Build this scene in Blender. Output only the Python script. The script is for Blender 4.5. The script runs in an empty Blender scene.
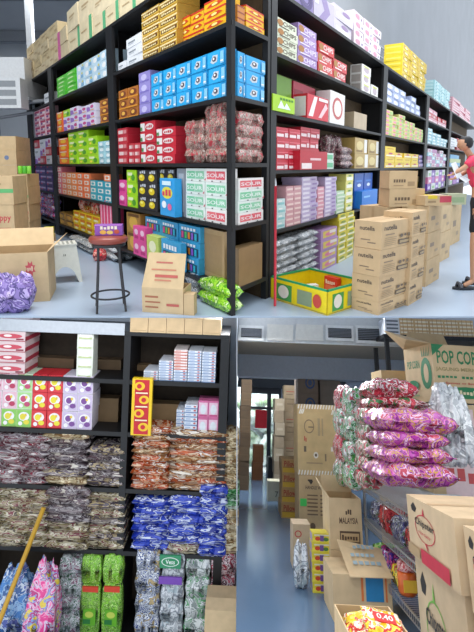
import bpy, math, random
from mathutils import Matrix, Vector, noise
random.seed(7)
COL = bpy.context.scene.collection
F, CX, CY = 470.0, 237.0, 230.0
EYE = 1.145
TH = math.atan((CY-165)/F)
V = Vector
# ---------------------------------------------------------------- camera
cd = bpy.data.cameras.new('camera'); cam = bpy.data.objects.new('camera', cd); COL.objects.link(cam)
cd.sensor_fit = 'VERTICAL'; cd.sensor_height = 36; cd.lens = 36*F/632
cd.shift_y = (CY-316)/632; cd.clip_start = .05; cd.clip_end = 200
cam.location = (0, 0, EYE); cam.rotation_euler = (math.pi/2-TH, 0, 0)
bpy.context.scene.camera = cam
RC = Matrix.Rotation(-TH, 4, 'X')
def ray(px, py): return (RC @ V(((px-CX)/F, 1, (CY-py)/F)))
CAMP = V((0, 0, EYE))
def project(w):
    c = RC.inverted() @ (w-CAMP)
    return CX+F*c.x/c.y, CY-F*c.z/c.y
class Frame:
    def __init__(s, horizon, roll, cxy, h):
        if horizon is None: s.M = Matrix.Identity(4)
        else:
            phi = math.atan((horizon-CY)/F)
            ax = V(((cxy[0]-CX)/F, 1, (CY-cxy[1])/F)).normalized()
            s.M = Matrix.Translation(CAMP) @ RC @ Matrix.Rotation(math.radians(roll), 4, ax) @ Matrix.Rotation(-phi, 4, 'X') @ Matrix.Translation((0, 0, -h))
        s.h = h; s.o = V((0, 0, h)); s.I = s.M.inverted(); s.I3 = s.I.to_3x3()
    def ray(s, px, py): return s.I3 @ ray(px, py)
    def floor(s, px, py, z=0):
        r = s.ray(px, py); return s.o + r*((z-s.h)/r.z)
    def dep(s, px, py, y):
        r = s.ray(px, py); return s.o + r*(y/r.y)
    def plane(s, px, py, p, n):
        r = s.ray(px, py); return s.o + r*((p-s.o).dot(n)/r.dot(n))
    def px(s, p): return project(s.M @ V(p))
TOP = Frame(None, 0, None, EYE)
BR = Frame(412, 2.2, (355, 474), 1.4)
BL = Frame(232, 2.3, (118, 474), 5.25)
# ---------------------------------------------------------------- materials
def lin(h):
    h = h.lstrip('#'); v = [int(h[i:i+2], 16)/255 for i in (0, 2, 4)]
    return [x/12.92 if x < .04045 else ((x+.055)/1.055)**2.4 for x in v]
MC = {}
def mat(c, rough=.45, kind='plain'):
    """c: hex colour. kind: plain / card / metal"""
    key = (c, rough, kind)
    if key in MC: return MC[key]
    m = bpy.data.materials.new(kind+'_'+c.strip('#')); m.use_nodes = True; nt = m.node_tree; b = nt.nodes['Principled BSDF']
    col = lin(c)+[1]; b.inputs['Base Color'].default_value = col; b.inputs['Roughness'].default_value = rough
    if kind == 'metal': b.inputs['Metallic'].default_value = .8
    if kind in ('card', 'plain', 'wall', 'board'):
        tc = nt.nodes.new('ShaderNodeTexCoord'); n = nt.nodes.new('ShaderNodeTexNoise'); mx = nt.nodes.new('ShaderNodeMix'); mx.data_type = 'RGBA'
        sc, amt = {'card': (9, .22), 'plain': (25, .12), 'wall': (1.3, .12), 'board': (14, .4)}[kind]
        n.inputs['Scale'].default_value = sc; n.inputs['Detail'].default_value = 4
        nt.links.new(tc.outputs['Object'], n.inputs['Vector']); nt.links.new(n.outputs['Fac'], mx.inputs['Factor'])
        mx.inputs['A'].default_value = [x*(1-amt) for x in col[:3]]+[1]; mx.inputs['B'].default_value = [min(1, x*(1+amt)) for x in col[:3]]+[1]
        nt.links.new(mx.outputs['Result'], b.inputs['Base Color'])
    if kind == 'clear':
        b.inputs['Transmission Weight'].default_value = .0; b.inputs['Alpha'].default_value = .28; b.inputs['Roughness'].default_value = .12
    if kind == 'glow':
        b.inputs['Emission Color'].default_value = col; b.inputs['Emission Strength'].default_value = rough; b.inputs['Roughness'].default_value = .5
    MC[key] = m; return m
def foil(cols, scale=30, rough=.22, bump=.5, stretch=(1, 1, 1)):
    """crinkled plastic printed in several colours"""
    key = ('foil', tuple(cols), scale, rough, stretch)
    if key in MC: return MC[key]
    m = bpy.data.materials.new('foil'); m.use_nodes = True; nt = m.node_tree; N = nt.nodes; L = nt.links; b = N['Principled BSDF']
    tc = N.new('ShaderNodeTexCoord'); mp = N.new('ShaderNodeMapping'); mp.inputs['Scale'].default_value = stretch
    oi = N.new('ShaderNodeObjectInfo'); ad = N.new('ShaderNodeVectorMath'); ad.operation = 'ADD'
    ml = N.new('ShaderNodeMath'); ml.operation = 'MULTIPLY'; ml.inputs[1].default_value = 31
    L.new(oi.outputs['Random'], ml.inputs[0]); L.new(tc.outputs['Object'], ad.inputs[0]); L.new(ml.outputs[0], ad.inputs[1])
    L.new(ad.outputs[0], mp.inputs['Vector'])
    n = N.new('ShaderNodeTexNoise'); n.inputs['Scale'].default_value = scale; n.inputs['Detail'].default_value = 3; n.inputs['Distortion'].default_value = 1.2
    L.new(mp.outputs[0], n.inputs['Vector'])
    cr = N.new('ShaderNodeValToRGB'); cr.color_ramp.interpolation = 'CONSTANT'
    k = len(cols); el = cr.color_ramp.elements
    while len(el) < k: el.new(.5)
    for i, c in enumerate(cols):
        el[i].position = 0 if i == 0 else .34+.32*(i)/k; el[i].color = lin(c)+[1]
    L.new(n.outputs['Fac'], cr.inputs[0]); L.new(cr.outputs[0], b.inputs['Base Color'])
    n2 = N.new('ShaderNodeTexNoise'); n2.inputs['Scale'].default_value = scale*1.1; n2.inputs['Detail'].default_value = 3; n2.inputs['Distortion'].default_value = 2.5
    L.new(ad.outputs[0], n2.inputs['Vector'])
    bp = N.new('ShaderNodeBump'); bp.inputs['Strength'].default_value = bump; bp.inputs['Distance'].default_value = .02
    L.new(n2.outputs['Fac'], bp.inputs['Height']); L.new(bp.outputs[0], b.inputs['Normal'])
    b.inputs['Roughness'].default_value = rough; b.inputs['Specular IOR Level'].default_value = .6
    b.inputs['Coat Weight'].default_value = .25; b.inputs['Coat Roughness'].default_value = .12
    MC[key] = m; return m
# ---------------------------------------------------------------- mesh builder
BLUR = {'SNACK', 'SNACKS', 'CANDY', 'WOW', 'POP', 'CHOC', 'BISCUIT', 'JELLY', 'NEW', 'MENTO', 'HOT', 'FRESH', 'PACKS', 'ORIENTAL', 'HX', 'PRODUCT OF MALAYSIA', 'BERAT BERSIH', '2KG'}
TX = {}
def text_geo(s):
    if s in TX: return TX[s]
    cu = bpy.data.curves.new('t', 'FONT'); cu.body = s; cu.resolution_u = 2; cu.offset = .02
    o = bpy.data.objects.new('t', cu); COL.objects.link(o)
    me = bpy.data.meshes.new_from_object(o.evaluated_get(bpy.context.evaluated_depsgraph_get()))
    vs = [(v.co.x, v.co.y) for v in me.vertices]; fs = [tuple(p.vertices) for p in me.polygons]
    x0 = min(v[0] for v in vs); x1 = max(v[0] for v in vs); y0 = min(v[1] for v in vs); y1 = max(v[1] for v in vs)
    vs = [((x-x0)/(x1-x0), (y-y0)/(y1-y0)) for x, y in vs]
    bpy.data.objects.remove(o); bpy.data.meshes.remove(me); bpy.data.curves.remove(cu)
    TX[s] = (vs, fs); return TX[s]
class MB:
    def __init__(s): s.v = []; s.f = []; s.m = []; s.mats = []; s.sm = []
    def mi(s, m):
        if m not in s.mats: s.mats.append(m)
        return s.mats.index(m)
    def add(s, vs, fs, m, smooth=False):
        b = len(s.v); s.v += [tuple(v) for v in vs]; i = s.mi(m)
        for f in fs: s.f.append(tuple(b+k for k in f)); s.m.append(i); s.sm.append(smooth)
    def box(s, x0, y0, z0, x1, y1, z1, m, bottom=None):
        vs = [(x0,y0,z0),(x1,y0,z0),(x1,y1,z0),(x0,y1,z0),(x0,y0,z1),(x1,y0,z1),(x1,y1,z1),(x0,y1,z1)]
        s.add(vs, [(0,3,2,1),(4,5,6,7),(0,1,5,4),(1,2,6,5),(2,3,7,6),(3,0,4,7)], m)
    def prism(s, poly, z0, z1, m):
        n = len(poly); vs = [(p[0],p[1],z0) for p in poly]+[(p[0],p[1],z1) for p in poly]
        s.add(vs, [tuple(range(n))[::-1], tuple(range(n, 2*n))]+[(i,(i+1)%n,n+(i+1)%n,n+i) for i in range(n)], m)
    def slab(s, pts, off, m):
        """flat quad/poly in 3D thickened by vector off"""
        n = len(pts); vs = [V(p) for p in pts]+[V(p)+V(off) for p in pts]
        s.add(vs, [tuple(range(n))[::-1], tuple(range(n, 2*n))]+[(i,(i+1)%n,n+(i+1)%n,n+i) for i in range(n)], m)
    def tube(s, pts, r, m, n=8, cap=True):
        pts = [V(p) for p in pts]; R = r if isinstance(r, (list, tuple)) else [r]*len(pts); vs = []; fs = []
        for i, p in enumerate(pts):
            d = (pts[min(i+1, len(pts)-1)]-pts[max(i-1, 0)]).normalized()
            a = d.cross(V((0,0,1))) if abs(d.z) < .95 else d.cross(V((1,0,0))); a.normalize(); b = d.cross(a)
            vs += [p+a*R[i]*math.cos(2*math.pi*k/n)+b*R[i]*math.sin(2*math.pi*k/n) for k in range(n)]
        for i in range(len(pts)-1):
            for k in range(n): fs.append((i*n+k, i*n+(k+1)%n, (i+1)*n+(k+1)%n, (i+1)*n+k))
        if cap: fs += [tuple(range(n)), tuple(range((len(pts)-1)*n, len(pts)*n))[::-1]]
        s.add(vs, fs, m, True)
    def lathe(s, prof, m, n=24, c=(0,0,0)):
        vs = []; fs = []
        for r, z in prof: vs += [(c[0]+r*math.cos(2*math.pi*k/n), c[1]+r*math.sin(2*math.pi*k/n), c[2]+z) for k in range(n)]
        for i in range(len(prof)-1):
            for k in range(n): fs.append((i*n+k, i*n+(k+1)%n, (i+1)*n+(k+1)%n, (i+1)*n+k))
        fs += [tuple(range(n))[::-1], tuple(range((len(prof)-1)*n, len(prof)*n))]
        s.add(vs, fs, m, True)
    def face(s, spec, o, ux, uz, W, H, off=.0012):
        """draw a print spec on a face; coordinates 0..1"""
        o = V(o); ux = V(ux); uz = V(uz); n = ux.cross(uz).normalized()
        def P(x, y, l): return o+ux*(x*W)+uz*(y*H)+n*(off*l)
        for l, it in enumerate(spec):
            l += 1; k = it[0]
            if k == 'r':
                _, x0, y0, x1, y1, c = it; s.add([P(x0,y0,l),P(x1,y0,l),P(x1,y1,l),P(x0,y1,l)], [(0,1,2,3)], mat(c))
            elif k == 'e':
                _, x, y, a, b, c = it; s.add([P(x+a*math.cos(t*math.pi/8), y+b*math.sin(t*math.pi/8), l) for t in range(16)], [tuple(range(16))], mat(c))
            elif k == 'o':
                _, x, y, a, b, th, c = it
                vs = [P(x+a*q*math.cos(t*math.pi/10), y+b*q*math.sin(t*math.pi/10), l) for q in (1, 1-th) for t in range(20)]
                s.add(vs, [(t, (t+1)%20, 20+(t+1)%20, 20+t) for t in range(20)], mat(c))
            elif k == 'p':
                _, pts, c = it; s.add([P(x,y,l) for x, y in pts], [tuple(range(len(pts)))], mat(c))
            elif k == 't':
                _, tx, x0, y0, x1, y1, c = it
                if tx in BLUR:      # print that cannot be read in the photograph: a row of small marks
                    n_ = len(tx); rr = random.Random(n_*7+int(x0*100))
                    for q in range(n_):
                        if tx[q] == ' ': continue
                        a = x0+(x1-x0)*q/n_; b = a+(x1-x0)*.72/n_; lo = y0+(y1-y0)*rr.choice((0, 0, .15)); hi = y1-(y1-y0)*rr.choice((0, .3, .3))
                        s.add([P(a,lo,l),P(b,lo,l),P(b,hi,l),P(a,hi,l)], [(0,1,2,3)], mat(c))
                    continue
                vs, fs = text_geo(tx)
                s.add([P(x0+(x1-x0)*a, y0+(y1-y0)*b, l) for a, b in vs], fs, mat(c))
    def mesh(s, name):
        me = bpy.data.meshes.new(name); me.from_pydata(s.v, [], s.f)
        for m in s.mats: me.materials.append(m)
        me.polygons.foreach_set('material_index', s.m); me.polygons.foreach_set('use_smooth', s.sm); me.update(); return me
    def build(s, name, parent=None, M=None): return link(name, s.mesh(name), parent, M)
def link(name, me, parent=None, M=None):
    o = bpy.data.objects.new(name, me); COL.objects.link(o)
    if parent is not None: o.parent = parent
    elif M is not None: o.matrix_world = M
    return o
def tag(o, label=None, cat=None, group=None, kind=None):
    if label: o['label'] = label
    if cat: o['category'] = cat
    if group: o['group'] = group
    if kind: o['kind'] = kind
    return o
def empty(name, M):
    o = bpy.data.objects.new(name, None); COL.objects.link(o); o.matrix_world = M; o.empty_display_size = .1; return o
def pose(fr, x, y, z, rz=0): return fr.M @ Matrix.Translation((x, y, z)) @ Matrix.Rotation(rz, 4, 'Z')
ORD = ['first', 'second', 'third', 'fourth', 'fifth', 'sixth', 'seventh', 'eighth', 'ninth', 'tenth', 'eleventh', 'twelfth']
def place_words(i, n, j, m):
    w = []
    if m > 1: w.append('bottom row' if j == 0 else ORD[j]+' row up')
    if n > 1: w.append(ORD[i]+' column')
    return ', '.join(w)
# ---------------------------------------------------------------- racks
class Run:
    def __init__(s, fr, C, d, left):
        s.fr = fr; s.C = V((C[0], C[1], 0)); s.d = V((d[0], d[1], 0)).normalized(); s.X = -s.d if left else s.d
        s.n = V((s.X.y, -s.X.x, 0)); s.rz = math.atan2(s.X.y, s.X.x); s.left = left
    def uz(s, px, py, inset=0):
        p = s.fr.plane(px, py, s.C-s.n*inset, s.n); return (p-s.C).dot(s.X), p.z
    def at(s, u, z, inset=0): return s.C+s.X*u-s.n*inset+V((0, 0, z))
    def u_at(s, px, z, inset=0):
        py = 200
        for _ in range(6):
            u, _z = s.uz(px, py, inset); py = s.fr.px(s.at(u, z, inset))[1]
        return u
def box_mesh(w, d, h, st, seed=0):
    mb = MB(); base = st.get('c', '#c8a878'); kind = st.get('kind', 'plain'); r = st.get('rough', .4)
    mb.box(0, 0, 0, w, d, h, mat(base, r, kind))
    mb.face(st.get('f', []), (0,0,0), (1,0,0), (0,0,1), w, h)
    if 's' in st:
        mb.face(st['s'], (0,d,0), (0,-1,0), (0,0,1), d, h); mb.face(st['s'], (w,0,0), (0,1,0), (0,0,1), d, h)
    if 't' in st: mb.face(st['t'], (0,0,h), (1,0,0), (0,1,0), w, d)
    return mb
def bag_mesh(w, d, h, m, seed=0, nx=18, ny=12, rough=1.0, boxy=False):
    """pillow pack; local x 0..w, y 0..d, z 0..h"""
    mb = MB(); vs = []; fs = []
    def prof(t): return max(0, 1-abs(t)**(9 if boxy else 4.5))**(.4 if boxy else .5)
    for side in (1, -1):
        for j in range(ny+1):
            for i in range(nx+1):
                a = -1+2*i/nx; b = -1+2*j/ny
                pr = prof(a)*prof(b)
                q = noise.noise(V((a*3.3+seed*1.7, b*3.3, seed*.77+side)))*.38+noise.noise(V((a*8+seed, b*8, seed+side*3)))*.2
                z = h/2+side*h/2*pr*(1+q*rough*(.6))
                if side == -1: z = max(0.0, z)
                ex = 1+.05*noise.noise(V((b*4, seed, 1)))*rough; ey = 1+.05*noise.noise(V((a*4, seed, 5)))*rough
                z += h*.12*noise.noise(V((a*2, b*2, seed*.3)))*rough if side == 1 else 0
                vs.append((w/2+a*ex*w/2, d/2+b*ey*d/2, min(z, h*1.15)))
    n1 = (nx+1)*(ny+1)
    for s_ in range(2):
        for j in range(ny):
            for i in range(nx):
                q = [j*(nx+1)+i, j*(nx+1)+i+1, (j+1)*(nx+1)+i+1, (j+1)*(nx+1)+i]
                q = [k+s_*n1 for k in q]; fs.append(tuple(q if s_ == 0 else q[::-1]))
    rim = [i for i in range(nx+1)]+[j*(nx+1)+nx for j in range(1, ny+1)]+[ny*(nx+1)+i for i in range(nx-1, -1, -1)]+[j*(nx+1) for j in range(ny-1, 0, -1)]
    for k in range(len(rim)):
        a, b = rim[k], rim[(k+1) % len(rim)]; fs.append((b, a, a+n1, b+n1))
    mb.add(vs, fs, m, True); return mb
USED = set()
def stack(run, z, x0, x1, xt, yt, cols, rows, st, desc, where, cat='box', name='snack_box', depth=.22, inset=.02, alt=None, bag=None, jit=.004, grp=None, boxy=False, lumps=1.0, fat=1.12):
    """a wall of equal packs standing on height z, seen between pixel columns x0..x1, top at pixel (xt, yt)"""
    rl = rows if isinstance(rows, (list, tuple)) else [rows]*cols
    R = max(rl); ua = run.u_at(x0, z+.1, inset); ub = run.u_at(x1, z+.1, inset)
    zt = run.uz(xt, yt, inset)[1]; h = (zt-z)/R; w = (ub-ua)/cols
    if h <= 0 or w <= 0: print('BAD STACK', desc, h, w); return
    g = grp or (desc+' pile '+where)
    n = sum(rl); cache = {}
    for i in range(cols):
        for j in range(rl[i]):
            key = 0
            if alt: key = alt(i, j) if callable(alt) else alt[(i+j*3) % len(alt)]
            if bag: key = (key, (i*5+j*7) % 3)
            if key not in cache:
                if bag:
                    ms = bag if not isinstance(bag, list) else bag[key[0]]
                    cache[key] = bag_mesh(w*(1.06 if fat > 1.2 else 1), depth, h*(fat if R > 1 else 1), ms, seed=key[1]*3.1+x0*.13, boxy=boxy, rough=lumps).mesh(name)
                else:
                    s_ = st if not isinstance(st, list) else st[key]
                    cache[key] = box_mesh(w*.975, depth, h*.985, s_).mesh(name)
            rr = random.Random(i*31+j*17+int(x0))
            p = run.at(ua+i*w+rr.uniform(0, .02)*w, z+j*h+.001, inset+rr.uniform(0, jit*2))
            o = link(kind_name(desc) if name == 'snack_box' else name, cache[key], None, pose(run.fr, p.x, p.y, p.z, run.rz+(rr.uniform(-.03, .03) if not bag else rr.uniform(-.02, .02))))
            pw = place_words(i, cols, j, R); lab = desc+' '+where+((', '+pw) if pw else '')
            if lab in USED: lab = lab+' again'; print('DUP', lab)
            if len(lab.split()) > 16: print('LONG', len(lab.split()), lab)
            USED.add(lab); tag(o, lab, cat, g if n > 1 else None)
NAMES = [('carton','carton'),('CHIPS','chip_box'),('biscuit','biscuit_box'),('chocolate','chocolate_box'),('wafer','wafer_box'),('cartoon','cartoon_print_box'),('candy','candy_pack'),('sachet','sachet_box'),('toiletry','toiletry_box'),('mint','mint_box'),('sour','sour_candy_box'),('lime','lime_box'),('square printed','square_printed_box'),('thin','thin_box'),('dark pink','pink_box'),('pastel','pastel_box'),('fruit','fruit_print_box'),('swirl','swirl_box'),('sky','sky_print_box'),('yellow','yellow_box'),('green','green_box'),('pack','product_pack'),('tray','flat_tray'),('white','white_box')]
def kind_name(desc):
    for k, v in NAMES:
        if k in desc: return v
    return 'snack_box'

def vplane_z(fr, px, py, p):
    n = V((p[0], p[1], 0)).normalized(); return fr.plane(px, py, V(p), n).z
def solve_w(fr, p, dirv, pxr, vert=False):
    lo, hi = .005, 8
    s0 = fr.px(p)[0]; sg = 1 if pxr > s0 else -1
    for _ in range(40):
        m_ = (lo+hi)/2; q = V(p)+dirv*m_
        c = fr.px(q)[0]
        if sg*(c-pxr) < 0: lo = m_
        else: hi = m_
    return lo
def cbox(fr, xl, yb, xr, yt, z0, depth, rzdeg, st, name, label, cat, group=None, parts=None):
    """box whose front left foot is at pixel (xl, yb) on height z0, front right edge at xr, top left at yt"""
    p = fr.floor(xl, yb, z0); rz = math.radians(rzdeg); d = V((math.cos(rz), math.sin(rz), 0))
    w = solve_w(fr, p, d, xr); h = vplane_z(fr, xl, yt, p)-z0
    o = box_mesh(w, depth, h, st).build(name, None, pose(fr, p.x, p.y, z0, rz)); tag(o, label, cat, group)
    return o, p, w, h
def col(fr, p, rz, w, d, hs, st, name, labels, cat, group, jit=.01):
    z = p[2]
    for i, h in enumerate(hs):
        r = random.Random(i*7+int(w*1000)); s_ = st[i % len(st)] if isinstance(st, list) else st
        o = box_mesh(w, d, h*.99, s_).build(name, None, pose(fr, p[0]+r.uniform(-jit, jit), p[1]+r.uniform(-jit, jit), z, rz+r.uniform(-.03, .03)*(jit/.01)))
        tag(o, labels[i] if isinstance(labels, list) else labels+(', %s of the column' % (['lowest', 'second up', 'third up', 'fourth up', 'fifth up', 'sixth up', 'seventh up', 'eighth up', 'ninth up', 'tenth up'][i]) if len(hs) > 1 else ''), cat, group if len(hs) > 1 else None)
        z += h
    return z

def dbox(fr, xl, yb, xr, yt, Y, depth, rzdeg, st, name, label, cat, group=None):
    p = fr.dep(xl, yb, Y); rz = math.radians(rzdeg); d = V((math.cos(rz), math.sin(rz), 0))
    w = solve_w(fr, p, d, xr); h = vplane_z(fr, xl, yt, p)-p.z
    o = box_mesh(w, depth, h, st).build(name, None, pose(fr, p.x, p.y, p.z, rz)); tag(o, label, cat, group)
    return o, p, w, h
# ================================================================= TOP ROOM
BLACK = '#131417'; CARD = '#cdb18a'; CARDL = '#d8c5a0'
Y0 = TOP.floor(237, 316.3).y
def struct(name, mb): return tag(mb.build(name), kind='structure')
mb = MB(); mb.prism([(-8, Y0), (9, Y0), (9, 30), (-8, 30)], -.012, 0, mat('#a3b3c6', .3, 'wall')); struct('floor', mb)
C0 = TOP.floor(232.6, 316.3)
dl = ray(-91, 165); dr = ray(528, 165)
RL = Run(TOP, C0, dl, True); RR = Run(TOP, C0, dr, False)
S = 151.3/ (316.3-165) * EYE / 2.297       # vertical spacing of the boards (m)
S = EYE/2.297
ZL = {1: EYE+3.08*S, 2: EYE+2.03*S, 3: EYE+1.0*S, 4: EYE+.03*S, 5: EYE-.915*S, 6: EYE-1.90*S}
ZR = {1: EYE+2.86*S, 2: EYE+1.86*S, 3: EYE+.9*S, 4: EYE-.09*S, 5: EYE-1.14*S}
bm = mat(BLACK, .5, 'board'); back_m = mat('#57452f', .8, 'board')
# left rack: boards are parallelograms whose end edge follows the other run
wend = RR.u_at(267, ZL[4]); E_ = RR.X*wend
uL = RL.u_at(30, ZL[4])
def lshift(p, a): return p+E_*a
rack = empty('shelving_rack', TOP.M @ Matrix.Translation(C0))
tag(rack, 'long black shelving rack running away to the left from the central corner', 'shelf rack')
def local(p): return V((p[0]-C0.x, p[1]-C0.y, p[2] if len(p) > 2 else 0))
for k, z in ZL.items():
    a = local(RL.at(0, 0)); b = local(RL.at(uL, 0)); e = V((E_.x, E_.y, 0))
    m_ = MB(); m_.prism([b, a, a+e, b+e], z-.032, z, bm); m_.build('shelf_board', rack)
posts = [(232, 227), (116.5, 110.5), (56, 52.5), (34, 30)]
def postmb(run, xa, xb, z1, dep, m):
    ua, ub = run.u_at(xa, EYE), run.u_at(xb, EYE); 
    if ua > ub: ua, ub = ub, ua
    pts = [local(run.at(ua, 0, -.004)), local(run.at(ub, 0, -.004)), local(run.at(ub, 0, dep)), local(run.at(ua, 0, dep))]
    q = MB(); q.prism(pts, 0, z1, m); return q
for i, (xb, xa) in enumerate(posts):
    postmb(RL, xa, xb, ZL[1]-.03, .03, bm).build('post', rack)
    if i: 
        ua = RL.u_at((xa+xb)/2, EYE); p = local(RL.at(ua, 0)); e = V((E_.x, E_.y, 0)); t = RL.X*.02
        q = MB(); q.prism([p+e*.97, p+e*.97+t, p+e*.25+t, p+e*.25], 0, ZL[1]-.03, bm); q.build('side_panel', rack)
    else:
        p = local(RR.at(wend, 0)); q = MB(); q.prism([p, p+RR.X*.045, p+RR.X*.045-RR.n*.05, p-RR.n*.05], 0, ZL[1]+.3, bm); q.build('post', rack)
m_ = MB(); a = local(RL.at(-.07, 0)); b = local(RL.at(uL, 0)); e = V((E_.x, E_.y, 0))*.985
m_.prism([b+e, a+e, a+e*1.02, b+e*1.02], 0, ZL[1]-.03, back_m); m_.build('back_panel', rack)
# right rack
rackr = empty('shelving_rack', TOP.M @ Matrix.Translation(C0))
tag(rackr, 'long black shelving rack running away to the right behind stacked brown cartons', 'shelf rack')
uR0 = wend+.055; uR = RR.u_at(474, ZR[4]); dep = .34
for k, z in ZR.items():
    a = local(RR.at(uR0, 0)); b = local(RR.at(uR, 0)); c = b-RR.n*dep; d_ = a-RR.n*dep+RR.X*.14
    m_ = MB(); m_.prism([a, b, c, d_], z-.03, z, bm); m_.build('shelf_board', rackr)
for xa, xb in ((270, 275.5), (380, 384), (423.5, 426), (447, 449)):
    postmb(RR, xa, xb, ZR[1]-.03, .03, bm).build('post', rackr)
    ua = RR.u_at((xa+xb)/2, EYE)
    if xa > 300:
        q = MB(); q.prism([local(RR.at(ua, 0, .04)), local(RR.at(ua+.02, 0, .04)), local(RR.at(ua+.02, 0, dep)), local(RR.at(ua, 0, dep))], 0, ZR[1]-.03, bm); q.build('side_panel', rackr)
m_ = MB(); m_.prism([local(RR.at(uR0+.15, 0, dep)), local(RR.at(uR, 0, dep)), local(RR.at(uR, 0, dep+.01)), local(RR.at(uR0+.15, 0, dep+.01))], 0, ZR[1]-.03, back_m); m_.build('back_panel', rackr)
# ---- room shell
wm = mat('#9fa2a8', .8, 'wall')
pw = RR.C-RR.n*1.0
a = pw+RR.X*1.75; b = pw+RR.X*45
m_ = MB(); m_.prism([(a.x, a.y), (b.x, b.y), (b.x-RR.n.x*.1, b.y-RR.n.y*.1), (a.x-RR.n.x*.1, a.y-RR.n.y*.1)], 0, 14, wm); struct('wall_right', m_)
tq = (16-pw.y)/RR.X.y; xq = (pw+RR.X*tq).x
m_ = MB(); m_.box(-8, 16, 0, xq, 16.1, 5.6, mat('#c4c8cd', .8, 'wall')); struct('wall_back', m_)
m_ = MB(); rm = mat('#7d8087', .6, 'wall')
m_.prism([(-8, Y0), (-7.9, Y0), (-7.9, 16), (-8, 16)], 0, 8, rm); struct('wall_left', m_)
m_ = MB()
m_.add([(-8, 16.2, 5.0), (1.2, 16.2, 5.0), (1.2, 4.6, 8.2), (-8, 4.6, 8.2), (-8, 16.2, 5.1), (1.2, 16.2, 5.1), (1.2, 4.6, 8.3), (-8, 4.6, 8.3)], [(0,1,2,3), (7,6,5,4), (0,4,5,1), (3,2,6,7)], mat('#b4b7bc', .5, 'wall')); struct('ceiling', m_)
for i in range(4):
    y = 15.2-i*2.0; z = 5.0+(16.2-y)*3.2/11.6-.24
    m_ = MB(); m_.box(-8, y, z-.1, 3, y+.1, z+.22, mat('#85888e', .6)); o = m_.build('roof_beam'); tag(o, None, None, None, 'structure'); o.name = 'trim_%d' % (i+1)
# ---- print specs
W_ = '#f2f2f0'; R_ = '#d3293a'
def pack(c, *f, **k): d = dict(c=c, f=list(f)); d.update(k); return d
big = [dict(c='#d4c19c', kind='card', rough=.8, f=[('r', .47,0,.53,1,'#c4ab80'), ('t','SNACK',.1,.62,.42,.75,'#a0764e'), ('r',.62,.2,.9,.42,'#bda47c')], s=[('r',.46,0,.54,1,'#c0a578')]),
       dict(c='#cdb88f', kind='card', rough=.8, f=[('r', .2,.66,.8,.72,'#a78860'), ('r',.2,.55,.6,.6,'#ad9068'), ('r',.7,.12,.92,.3,'#b2956d')], s=[])]
bigg = [dict(c='#d6c6a2', kind='card', rough=.8, f=[('r', .78,0,1,1,'#5fae7c'), ('r',.15,.5,.6,.56,'#b49a72')]), dict(c='#d8c8a6', kind='card', rough=.8, f=[('r',.2,.6,.7,.68,'#b49a72'), ('r',.2,.48,.55,.52,'#b49a72')])]
blue = pack('#1f9bd8', ('r',.04,.04,.72,.96,'#2aa9e4'), ('p',[(.2,.35),(.35,.75),(.62,.7),(.58,.3),(.35,.2)],'#c9d4dc'), ('e',.42,.5,.12,.16,'#5c4a55'), ('e',.4,.52,.05,.08,'#f0f2f2'), ('r',.78,.1,.97,.85,'#86c8ec'), ('r',.8,.2,.94,.3,W_))
gold = pack('#c99a3c', ('r',0,.06,1,.9,'#e0b84e'), ('r',.05,.2,.95,.62,'#6a4424'), ('t','BISCUIT',.12,.28,.88,.56,'#f0dca0'), ('r',0,.7,1,.82,'#f3e6b8'))
white = pack('#e6e8ec', ('r',.12,.45,.6,.62,'#8f959c'), ('r',.12,.3,.5,.36,'#b8bcc2'))
skyw = pack('#c3dcea', ('e',.35,.5,.2,.3,W_), ('r',.6,.2,.95,.6,'#7fb1d4'), ('e',.8,.75,.1,.14,'#d8d06a'))
yelr = pack('#f4b81c', ('r',0,.8,1,1,'#d23a20'), ('p',[(.1,.3),(.3,.6),(.7,.65),(.9,.4),(.6,.25)],'#d2401e'), ('e',.5,.45,.14,.13,'#fce58a'), s=[('r',0,.8,1,1,'#d23a20')])
oran = pack('#b06a28', ('e',.5,.5,.35,.35,'#7a3a20'), ('e',.45,.55,.18,.2,'#e8b04a'), ('r',0,0,1,.15,'#d8902e'))
purp = pack('#9a8fd0', ('e',.45,.5,.25,.3,'#c8c0ea'), ('r',.1,.1,.9,.2,'#7d6fc0'))
green = pack('#4cc425', ('p',[(.1,.2),(.3,.8),(.6,.7),(.9,.3)],'#8fe05a'), ('r',.2,.4,.7,.55,'#e9f7d8'), s=[('r',.2,.3,.8,.6,'#8fe05a')])
lime = pack('#a4dc1e', ('r',.1,.55,.6,.8,'#e9f4c0'), ('e',.68,.4,.18,.26,'#4a9a2a'), ('e',.3,.25,.12,.12,'#f4e24a'))
orang = pack('#ee6a24', ('e',.5,.5,.3,.3,'#f9c03a'), ('r',.1,.8,.9,.95,'#f4e4d8'))
wpur = pack('#e4def0', ('p',[(0,0),(.5,.1),(.4,.6),(0,.7)],'#9a6fc0'), ('e',.7,.6,.2,.22,'#c84a8a'), ('r',.5,.1,.95,.2,'#e8a63a'))
pinkw = pack('#e6bcc8', ('r',.1,.5,.9,.85,'#c4365e'), ('e',.3,.3,.15,.18,'#6a3f8a'), ('r',.55,.1,.9,.35,W_))
kred = pack('#c92638', ('r',0,.12,.3,.88,'#e9e4e0'), ('e',.62,.5,.27,.3,'#e8d8d4'), ('t','CHOC',.42,.36,.82,.62,'#c01e30'), ('r',.02,.15,.14,.5,'#4a8a50'))
kred2 = pack('#c22a3a', ('r',.08,.2,.55,.7,'#e4c8c4'), ('r',.62,.2,.9,.7,'#d8888a'))
paleb = pack('#a9d4dc', ('e',.5,.5,.3,.32,'#e8f2f2'), ('r',.2,.1,.8,.2,'#5aa0b8'))
cube = lambda c: pack(c, ('r',.15,.2,.8,.82,'#ece6dc'), ('e',.45,.5,.2,.2,c))
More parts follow.
